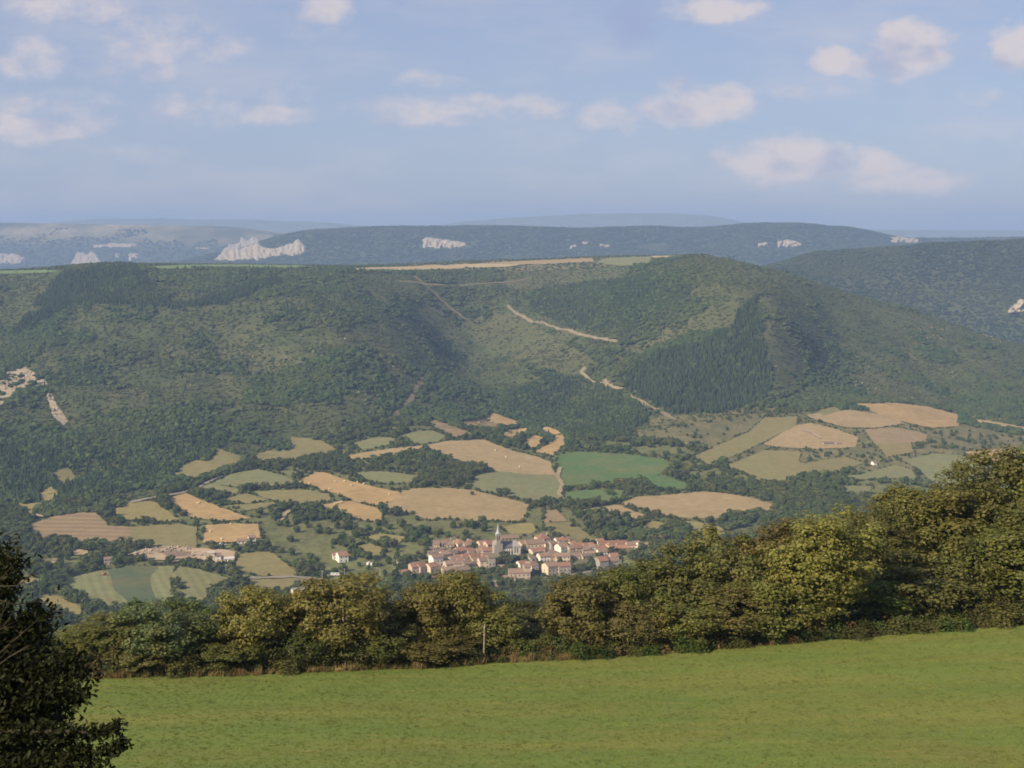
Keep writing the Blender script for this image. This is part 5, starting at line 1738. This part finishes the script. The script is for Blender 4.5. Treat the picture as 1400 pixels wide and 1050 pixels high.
BALE = MB()
_v, _f = [], []
for i in range(12):
    a = 2 * math.pi * i / 12
    _v += [(.75 * math.cos(a), -.65, .75 + .75 * math.sin(a)), (.75 * math.cos(a), .65, .75 + .75 * math.sin(a))]
    _f.append((2 * i, 2 * ((i + 1) % 12), 2 * ((i + 1) % 12) + 1, 2 * i + 1))
_f += [tuple(range(0, 24, 2)), tuple(range(1, 24, 2))[::-1]]
BALE.add(_v, _f)
_bale = BALE.mesh('hay_bale')
STRAW = m_plain('straw', .95, .1, 6.0, .7, 1.25)
BALES = [('golden field with bales above the village', [A5((x, y))[0] for x, y in ((36, 468), (76, 472), (168, 500), (193, 465), (237, 464), (266, 482), (295, 468), (325, 475), (440, 522))]),
         ('small golden field above the wood', [A5((x, y))[0] for x, y in ((193, 567), (201, 566), (209, 563), (217, 562), (224, 559))]),
         ('long tan field', [A5((x, y))[0] for x, y in ((720, 345), (925, 322), (972, 352), (1036, 398))]),
         ('curved golden field', [A4((x, y))[0] for x, y in ((900, 98), (908, 95))]),
         ('golden field by the farmhouse', [A4((x, y))[0] for x, y in ((960, 228), (1050, 193), (1010, 262))]),
         ('topmost golden field', [A5((x, y))[0] for x, y in ((850, 195), (905, 190))])]
for place, pts in BALES:
    pts.sort()
    for i, (x, y) in enumerate(pts):
        p = hit(x, y)
        o = link('hay_bale', _bale, STRAW, None, (.62, .48, .27))
        o.location = (p.x, p.y, p.z + .4)
        o.scale = (1.25, 1.25, 1.25)
        o.rotation_euler = (0, 0, random.uniform(0, 3.1))
        tag(o, f'pale round hay bale on the {place}, {ordinal(i + 1)} from left', 'hay bale', 'round hay bales on the stubble')


# ------------------------------------------------------------------ the foreground meadow
def near_z(X, Y):
    """height of the meadow in front of the hedge"""
    X, Y = np.asarray(X, float), np.asarray(Y, float)
    u = np.clip(CX + F * X / np.maximum(Y, 30.0), -600, 2000)
    Ye = edge_Y(u)
    ze = edge_z(u)
    a = np.clip((Y - 60) / (Ye - 60), 0, 1.3)
    z1 = -26.6 * (1 - a) + ze * a
    z0 = -1.65 - 0.4158 * np.clip(Y, -2, 60)
    return np.where(Y < 60, z0, z1) + 0.10 * fbm(X / 9, Y / 9, 201, 3) * sstep(20, 60, Y)


def meadow():
    xs = np.arange(-95, 130, 0.8)
    ts = np.concatenate([np.linspace(-30, 55, 40)[:-1], np.linspace(55, 60, 8)[:-1]])
    X1, Y1 = np.meshgrid(xs, ts, indexing='ij')
    fr = np.linspace(0, 1, 60)
    uu = CX + F * xs / 85.0
    for _ in range(4):
        uu = CX + F * xs / edge_Y(uu)
    ye = edge_Y(uu) + 1.5 + 0.7 * fbm(xs / 3.5, xs * 0, 5, 3)
    Y2 = 60 + (ye[:, None] - 60) * fr[None, :]
    X2 = np.repeat(xs[:, None], len(fr), 1)
    X, Y = np.concatenate([X1, X2], 1), np.concatenate([Y1, Y2], 1)
    Z = near_z(X, Y)
    n_, m_ = X.shape
    idx = np.arange(n_ * m_).reshape(n_, m_)
    Fc = np.stack([idx[:-1, :-1], idx[1:, :-1], idx[1:, 1:], idx[:-1, 1:]], -1).reshape(-1, 4)
    tag(link('meadow', mesh_np('meadow', np.stack([X, Y, Z], -1).reshape(-1, 3), Fc, True), GRASS), kind='structure')


meadow()


def base_at(px, back):
    """foot of a tree 'back' metres behind the meadow's edge on the sight line of column px"""
    Y = float(edge_Y(px)) + back
    X = (px - CX) / F * Y
    return X, Y, float(ground(X, Y))


def blade_tuft(seed, n_=26, h=0.5, spread=0.28, w=0.022):
    rs = np.random.default_rng(seed)
    vs, fs = [], []
    for i in range(n_):
        a, r = rs.uniform(0, 6.28), spread * rs.random() ** .5
        x, y = r * math.cos(a), r * math.sin(a)
        b = rs.uniform(0, 6.28)
        hh = h * rs.uniform(.5, 1.1)
        lx, ly = math.cos(b) * hh * rs.uniform(.15, .6), math.sin(b) * hh * rs.uniform(.15, .6)
        px_, py_ = -math.sin(b) * w, math.cos(b) * w
        o = len(vs)
        vs += [(x - px_, y - py_, 0), (x + px_, y + py_, 0), (x + lx * .4 + px_ * .7, y + ly * .4 + py_ * .7, hh * .6), (x + lx * .4 - px_ * .7, y + ly * .4 - py_ * .7, hh * .6), (x + lx, y + ly, hh)]
        fs += [(o, o + 1, o + 2, o + 3), (o + 3, o + 2, o + 4)]
    me = bpy.data.meshes.new('tuft')
    me.from_pydata(vs, [], fs)
    me.update()
    return me


def leaf_mound(seed, n_, leaf, w, h):
    rs = np.random.default_rng(seed)
    d = rs.normal(size=(n_, 3))
    d /= np.linalg.norm(d, axis=1)[:, None]
    d[:, 2] = np.abs(d[:, 2])
    r = rs.uniform(.35, 1, n_) ** .5 * (1 + .3 * np.sin(d[:, 0] * 5 + seed) * np.cos(d[:, 1] * 4))
    cen = d * r[:, None] * np.array((w / 2, w / 2, h))
    v, f = leaf_quads(cen, d + rs.normal(size=(n_, 3)) * .6 + np.array((0, 0, .3)), leaf * rs.uniform(.6, 1.2, n_), rs)
    return mesh_np('mound', v, f)


SMALL = m_canopy('small_plants', (0.11, 0.085, 0.03))
MOUNDS = proto_set('mounds', [proto('mound', leaf_mound(s, 420, .075, 1.5, h), SMALL, c) for s, h, c in ((1, .9, (.05, .062, .02)), (2, 1.2, (.062, .058, .02)), (3, .8, (.085, .06, .025)), (4, 1.0, (.045, .065, .018)))])
DRYS = proto_set('dry_tufts', [proto('tuft', blade_tuft(s, 30, h, .3), SMALL, c) for s, h, c in ((1, .8, (.27, .20, .085)), (2, 1.0, (.20, .14, .065)), (3, .6, (.15, .14, .05)))])
GTUFT = proto_set('grass_tufts', [proto('tuft', blade_tuft(10 + s, 14, .06, .12, .012), SMALL, c) for s, c in ((1, (.135, .178, .040)), (2, (.152, .174, .044)), (3, (.126, .168, .038)))])


def verge():
    n_ = 2600
    u = rng.uniform(-120, 1500, n_)
    back = rng.uniform(0.9, 6.0, n_) ** 1.0
    Y = edge_Y(u) + back
    X = (u - CX) / F * Y
    Z = ground(X, Y)
    s = rng.uniform(.55, 1.25, n_) * np.where(back < 1.8, .6, 1.0) * np.where(u > 800, 1.15, 1.0)
    scatter('undergrowth', np.stack([X, Y, Z - .1], 1), np.stack([s, s, s * rng.uniform(.7, 1.3, n_)], 1), rots(n_), MOUNDS, 'brambles and low scrub along the foot of the hedge', 'undergrowth')
    n_ = 3000
    u = rng.uniform(-120, 1500, n_)
    k = (rng.random(n_) < np.where(u < 820, .9, .12)) & (fbm(u / 40, u * 0, 77, 3) > -.25)
    u = u[k]
    Y = edge_Y(u) + rng.uniform(0.4, 2.6, len(u))
    X = (u - CX) / F * Y
    s = rng.uniform(.3, .72, len(u))
    scatter('dry_grass', np.stack([X, Y, near_z(X, Y) - .05], 1), np.stack([s, s, s], 1), rots(len(u), .2), DRYS, 'dry straw coloured grass along the edge of the meadow', 'grass')
    n_ = 46000
    u = rng.uniform(-60, 1460, n_)
    Y = np.sqrt(rng.uniform(56 ** 2, 99 ** 2, n_))
    k = Y < edge_Y(u) + 1.2
    u, Y = u[k], Y[k]
    X = (u - CX) / F * Y
    s = rng.uniform(.6, 1.3, len(u))
    scatter('grass', np.stack([X, Y, near_z(X, Y) - .01], 1), np.stack([s, s, s], 1), rots(len(u), .15), GTUFT, 'short green grass of the meadow', 'grass')


verge()

# ------------------------------------------------------------------ the hedge trees at the meadow's edge
TREES = [make_tree(301, 6.2, 6.4, .3, 120, 100, .105, .66, .12), make_tree(302, 6.4, 5.6, .3, 120, 95, .10, .60, .11, .35), make_tree(303, 6.6, 7.2, .2, 140, 100, .11, .70, .14),
         make_tree(304, 6.4, 6.0, .5, 105, 105, .115, .64, .11, -.35), make_tree(305, 5.6, 6.4, .1, 130, 90, .09, .62, .10), make_tree(306, 6.6, 5.0, .4, 95, 110, .105, .62, .10),
         # taller ones for the rise
         make_tree(311, 10.5, 6.4, .6, 190, 105, .115, .78, .17), make_tree(312, 10.5, 5.8, .5, 180, 100, .11, .72, .16, .4), make_tree(313, 10.8, 7.0, .4, 210, 105, .12, .82, .19),
         make_tree(314, 10.4, 6.0, 1.0, 165, 110, .125, .76, .16, -.4), make_tree(315, 9.8, 6.6, .3, 200, 95, .10, .74, .15), make_tree(316, 10.6, 5.4, .8, 150, 115, .115, .74, .15)]
TW, TH = [], []
for _, c_ in TREES:
    co = np.empty(len(c_.vertices) * 3, np.float32)
    c_.vertices.foreach_get('co', co)
    co = co.reshape(-1, 3)
    TW.append(float(np.percentile(co[:, 0], 98.5) - np.percentile(co[:, 0], 1.5)))
    TH.append(float(np.percentile(co[:, 2], 99.6)))
OLV, YGR, BRN, DRK, SLV, RST = (0.118, 0.130, 0.032), (0.142, 0.150, 0.037), (0.126, 0.120, 0.034), (0.080, 0.095, 0.024), (0.112, 0.138, 0.053), (0.160, 0.115, 0.033)
# column, top row, width px, metres behind the edge, mesh, colour, wording
HT = [
    (100, 860, 72, 4, 4, BRN, 'small brownish hedge tree beside the black tree'),
    (152, 838, 82, 5, 1, OLV, 'olive hedge tree, second from the black tree'),
    (228, 823, 112, 4, 2, SLV, 'dark green hedge tree with pale silvery leaves on top'),
    (296, 850, 66, 5, 4, RST, 'low rusty brown hedge tree between the silvery and yellow-green ones'),
    (352, 805, 100, 5, 0, YGR, 'yellow-green hedge tree below the grey roofed barn'),
    (407, 812, 74, 6, 5, YGR, 'narrow yellow-green hedge tree touching the big brown-olive one'),
    (470, 787, 126, 5, 2, BRN, 'big round brown-olive hedge tree'),
    (540, 822, 70, 6, 5, YGR, 'lower bright tree right after the big brown-olive hedge tree'),
    (586, 803, 84, 5, 3, YGR, 'bright hedge tree just before the tallest one under the village'),
    (630, 785, 84, 6, 0, YGR, 'tallest bright hedge tree under the left end of the village'),
    (676, 815, 80, 5, 1, OLV, 'olive hedge tree behind the pale wooden pole'),
    (728, 829, 96, 11, 4, DRK, 'dark low hedge tree in the dip under the church'),
    (764, 826, 70, 9, 5, DRK, 'dark low hedge tree in the dip, last before the rise'),
    (796, 791, 92, 5, 3, BRN, 'brown-olive tree where the hedge begins to rise'),
    (846, 774, 92, 7, 0, OLV, 'olive tree under the last houses of the village'),
    (888, 763, 86, 10, 4, DRK, 'dark tree behind the olive ones under the last village houses'),
    (938, 744, 100, 8, 1, OLV, 'olive tree on the rise, crown just right of the village'),
    (1000, 726, 112, 9, 2, BRN, 'wide brown-olive tree on the rise before the bright one'),
    (1056, 708, 92, 10, 3, BRN, 'brownish crown just before the tallest bright tree on the rise'),
    (1121, 687, 122, 4, 0, YGR, 'tall bright yellow-green tree standing forward on the rise'),
    (1184, 690, 96, 11, 4, BRN, 'brownish crown next after the tall bright tree'),
    (1232, 668, 112, 13, 2, BRN, 'dull brown crown on the skyline of the rise'),
    (1292, 660, 112, 13, 1, OLV, 'olive crown on the skyline of the rise'),
    (1346, 639, 106, 14, 0, BRN, 'brown-olive crown, last but one on the skyline'),
    (1398, 612, 118, 15, 2, YGR, 'topmost crown at the high end of the rise'),
    (1458, 600, 120, 13, 1, OLV, 'crown beyond the topmost one at the end of the rise'),
    # in front of those, lower on the bank
    (1398, 692, 112, 5, 3, YGR, 'bright tree low at the end of the bank'),
    (1330, 728, 112, 7, 4, DRK, 'dark tree in the middle of the bank before the bright end tree'),
    (1262, 752, 112, 6, 1, BRN, 'brown-olive tree in the middle of the bank'),
    (1196, 772, 100, 6, 5, OLV, 'olive tree in front of the brownish crowns'),
    (1058, 786, 104, 4, 3, OLV, 'olive tree left of the bright forward tree, low on the bank'),
    (996, 800, 100, 4, 5, BRN, 'brown tree low on the bank before the wide crown'),
    (930, 812, 100, 4, 2, OLV, 'low olive tree on the bank under the rise'),
    (868, 820, 88, 4, 4, BRN, 'low brown tree on the bank below the last village houses'),
    (512, 852, 90, 3, 4, BRN, 'low brown bushy tree before the big brown-olive one'),
    (590, 862, 96, 3, 2, BRN, 'low brown bushy tree before the bright pair'),
    (428, 856, 76, 3, 4, DRK, 'low dark bushy tree left of the big brown-olive one'),
    (705, 858, 84, 5, 4, OLV, 'low olive bushy tree right of the pale wooden pole'),
    (188, 868, 74, 3, 3, BRN, 'low brownish tree with bare limbs before the silvery one'),
    (318, 868, 84, 3, 2, OLV, 'low olive tree in front of the rusty one'),
    (60, 868, 74, 4, 5, OLV, 'hedge tree half behind the black tree'),
    (10, 850, 84, 5, 0, OLV, 'hedge tree seen through the black tree'),
]
for (px, top, wpx, back, k, c, lab) in HT:
    x, y, z = base_at(px, back)
    h = ((HY - top) * y / F - z) * (.965 if px > 760 else 1.0)
    w = wpx * 1.1 * y / F
    k = k + 6 if h > 8.3 else k
    t_ = empty('tree', (x, y, z), random.uniform(0, 6.28))
    tr_, cr_ = TREES[k]
    sx = w / TW[k]
    for o in (link('trunk', tr_, BARK, t_, (.20, .165, .115)), link('crown', cr_, LEAF, t_, tuple(q * random.uniform(.9, 1.1) for q in c))):
        o.scale = (sx, sx, h / TH[k])
    tag(t_, lab, 'tree', 'hedge trees along the meadow')

BM = [leaf_mound(401, 2600, .10, 3.2, 2.2), leaf_mound(402, 2400, .095, 3.0, 1.9)]
for me in BM:
    me.name = 'bush'
GRN, GRD = (0.062, 0.100, 0.022), (0.075, 0.082, 0.025)
for (px, top, wpx, back, k, c, lab) in [
    (800, 873, 66, 1.5, 0, GRN, 'fresh green bush at the meadow edge where the bank begins'),
    (880, 872, 56, 1.8, 1, GRN, 'fresh green bush at the meadow edge, second along the bank'),
    (946, 864, 64, 1.6, 0, GRN, 'green bush at the meadow edge below the low olive tree'),
    (1010, 858, 60, 1.8, 1, GRD, 'dull green bush at the foot of the bank left of the bright tree'),
    (1172, 848, 70, 1.6, 1, GRD, 'dull green bush right of the bright tree foot'),
    (1238, 838, 70, 1.8, 0, GRD, 'dull green bush under the brown-olive bank tree'),
    (1300, 832, 64, 1.6, 1, GRN, 'green bush at the foot of the dark bank tree'),
    (1366, 822, 70, 1.6, 0, GRD, 'dull bush under the bright end tree'),
    (250, 892, 66, 1.5, 1, GRD, 'low dull bush under the silvery tree'),
    (396, 890, 66, 1.5, 0, GRD, 'low dull bush under the narrow yellow-green tree'),
    (640, 884, 60, 1.5, 1, GRD, 'low dull bush before the pale pole'),
    (748, 884, 60, 2.0, 0, GRD, 'low dull bush in the dip of the hedge'),
]:
    x, y, z = base_at(px, back)
    h = (HY - top) * y / F - z
    t_ = empty('bush', (x, y, z - .1), random.uniform(0, 6.28))
    o = link('foliage', BM[k], LEAF, t_, c)
    s = wpx * y / F / 3.1
    o.scale = (s, s, h / (2.5, 2.1)[k])
    tag(t_, lab, 'bush', 'bushes at the foot of the hedge')

# the pale post in the hedge
x, y, z = base_at(661.5, 1.6)
root = empty('wooden_pole', (x, y, z))
tag(root, 'pale bare wooden pole standing before the hedge', 'pole')
hp = (HY - 853) * y / F - z
MB().tube([(0, 0, -.4), (.03, 0, hp * .5), (.07, 0, hp)], [.085, .075, .065], 9).build('shaft', BARK, root, (.23, .20, .15), True)
MB().tube([(.0, -.12, hp - .3), (.12, .1, hp - .22)], [.05, .05], 6).build('insulator', PLAIN, root, (.55, .53, .5))


# ------------------------------------------------------------------ the dark oak close to the camera
def near_oak():
    rs = np.random.default_rng(77)
    X0, Y0 = -7.2, 12.6
    z0 = float(near_z(X0, Y0))
    root = empty('oak_tree', (X0, Y0, z0))
    tag(root, 'near black oak in shadow leaning in from the edge, ragged lobed leaves', 'tree')

    def L(px, py, Y):
        return Vector(((px - CX) / F * Y - X0, Y - Y0, (HY - py) * Y / F - z0))
    # limbs: outline read in the photo, set at depths round the trunk
    tips = []
    mb = MB()
    mb.tube([(0, 0, -.4), (.05, 0, .6), (.0, .1, 1.6), (-.1, .0, 2.9), (-.1, 0, 4.0)], [.2, .17, .14, .09, .03], 9)
    def limb(path, r0, side=0.22):
        pts = [L(*p) for p in path]
        mb.tube([Vector((0, 0, max(.3, pts[0].z - .5)))] + pts, [r0 * 1.3] + [r0 * (1 - .85 * i / (len(pts) - 1)) for i in range(len(pts))], 6)
        for a, b in zip(pts[:-1], pts[1:]):
            n_ = max(2, int((b - a).length / .10))
            for t_ in range(n_):
                tips.append((a.lerp(b, (t_ + .5) / n_), side))
    limb([(-110, 960, 12.2), (-30, 890, 12.0), (10, 790, 11.9), (12, 752, 11.9)], .05, .15)
    limb([(-90, 900, 12.6), (-30, 800, 12.6), (-14, 748, 12.6)], .05, .2)
    limb([(-100, 960, 12.4), (-10, 900, 12.2), (40, 850, 12.0), (56, 835, 12.0)], .05, .15)
    limb([(-100, 980, 12.2), (0, 930, 12.0), (60, 905, 11.9), (100, 905, 11.9), (112, 928, 11.9)], .045, .15)
    limb([(-80, 1000, 12.0), (20, 960, 11.8), (80, 945, 11.7), (116, 952, 11.7)], .04, .11)
    limb([(-80, 1030, 11.8), (20, 1000, 11.5), (90, 1000, 11.4), (140, 1005, 11.4), (168, 990, 11.4)], .035, .075)
    limb([(60, 1005, 11.45), (110, 1025, 11.4), (150, 1030, 11.4), (172, 1012, 11.4)], .02, .06)
    limb([(-60, 1060, 11.7), (20, 1050, 11.5), (80, 1045, 11.4), (130, 1048, 11.4)], .03, .13)
    limb([(-60, 1100, 11.7), (30, 1090, 11.4), (90, 1085, 11.3), (140, 1070, 11.3)], .03, .14)
    limb([(-90, 960, 13.2), (-10, 940, 13.4), (50, 960, 13.6), (84, 985, 13.7)], .04, .17)
    limb([(-90, 930, 13.0), (-20, 880, 13.3), (30, 870, 13.6), (70, 880, 13.7)], .04, .17)
    for k in range(34):      # the mass of the crown, mostly beyond the frame's side
        a = rs.uniform(0, 6.28)
        e = rs.uniform(-.5, 1.0)
        r = rs.uniform(.9, 2.3)
        q = Vector((-1.35 + r * math.cos(a) * math.cos(e), r * math.sin(a) * math.cos(e), 2.0 + 1.25 * math.sin(e) + rs.uniform(-.6, .4)))
        if q.x + X0 > (-70 - CX) / F * (q.y + Y0):
            continue
        mb.tube([(0, 0, min(1.2 + .3 * q.z, 3)), q * .5 + Vector((0, 0, .8)), q], [.05, .035, .012], 5)
        tips.append((q, .5))
        tips.append((q * .8 + Vector((0, 0, .3)), .5))
        tips.append((q * .9 + Vector((0, 0, -.3)), .5))
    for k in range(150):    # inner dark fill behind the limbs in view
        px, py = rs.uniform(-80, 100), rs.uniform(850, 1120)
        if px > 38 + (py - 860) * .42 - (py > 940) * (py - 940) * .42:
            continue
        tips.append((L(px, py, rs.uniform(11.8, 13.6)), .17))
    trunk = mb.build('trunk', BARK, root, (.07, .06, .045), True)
    cen, own = [], []
    for c, s in tips:
        n_ = int(64 if s < .1 else (150 if s < .3 else 230))
        d = rs.normal(size=(n_, 3)) * s * np.array((1, 1, .8)) * .62
        cen.append(np.array(c[:])[None, :] + d)
    cen = np.concatenate(cen)
    n_ = len(cen)
    # lobed oak leaves: eight-sided outlines, slightly cupped
    prof = np.array([(-1, 0), (-.5, .34), (-.28, .2), (.1, .5), (.32, .3), (.7, .42), (1.0, .12), (1.05, -.1), (.7, -.42), (.32, -.3), (.1, -.5), (-.28, -.2), (-.5, -.34)])
    m_ = len(prof)
    nrm = rs.normal(size=(n_, 3)) + np.array((0, -.2, .7))
    nrm /= np.linalg.norm(nrm, axis=1)[:, None]
    t1 = np.cross(nrm, rs.normal(size=(n_, 3)))
    t1 /= np.linalg.norm(t1, axis=1)[:, None]
    t2 = np.cross(nrm, t1)
    sz = rs.uniform(.021, .04, n_)[:, None]
    v = np.empty((n_, m_, 3))
    for j, (a, b) in enumerate(prof):
        v[:, j] = cen + (t1 * a + t2 * b + nrm * (abs(b) * .35)) * sz
    f = np.arange(n_ * m_).reshape(n_, m_)
    link('crown', mesh_np('crown', v.reshape(-1, 3), f), OAK, root, (.014, .017, .006))  # leaves coloured almost black, so the crown's shade is partly painted in
    # bare dead twigs catching the light at the side
    tw = MB()
    for k in range(9):
        y_ = rs.uniform(11.0, 11.5)
        a = (rs.uniform(-60, -10), rs.uniform(800, 960))
        b = (a[0] + rs.uniform(25, 75), a[1] + rs.uniform(-80, 25))
        mid = ((a[0] + b[0]) / 2 + rs.uniform(-8, 8), (a[1] + b[1]) / 2 + rs.uniform(-4, 12))
        tw.tube([L(a[0], a[1], y_), L(mid[0], mid[1], y_), L(b[0], b[1], y_)], [.007, .005, .002], 5)
        for q in range(2):
            e = (mid[0] + rs.uniform(5, 28), mid[1] + rs.uniform(-30, 14))
            tw.tube([L(mid[0], mid[1], y_), L(e[0], e[1], y_ + rs.uniform(-.1, .1))], [.004, .0015], 4)
    tw.build('dead_twigs', BARK, root, (.055, .046, .033), True)
    print('oak leaves', n_)


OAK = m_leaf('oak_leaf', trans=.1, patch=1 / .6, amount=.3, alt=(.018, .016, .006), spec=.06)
near_oak()

# ------------------------------------------------------------------ the air
HAZE = 1.0e-4
mb = MB()
mb.box(-16500, 16500, -3000, 15200, float(ZT.min()) - 3.0, 150)
hm = bpy.data.materials.new('air')
hm.use_nodes = True
hm.node_tree.nodes.clear()
ht = NT(hm.node_tree)
pv = ht.n('ShaderNodeVolumePrincipled')
pv.inputs['Color'].default_value = (0.42, 0.60, 0.95, 1)
pv.inputs['Density'].default_value = HAZE
pv.inputs['Anisotropy'].default_value = 0.0
ho = ht.n('ShaderNodeOutputMaterial')
ht.put(ho.inputs['Volume'], pv.outputs[0])
tag(mb.build('haze', hm), kind='stuff')
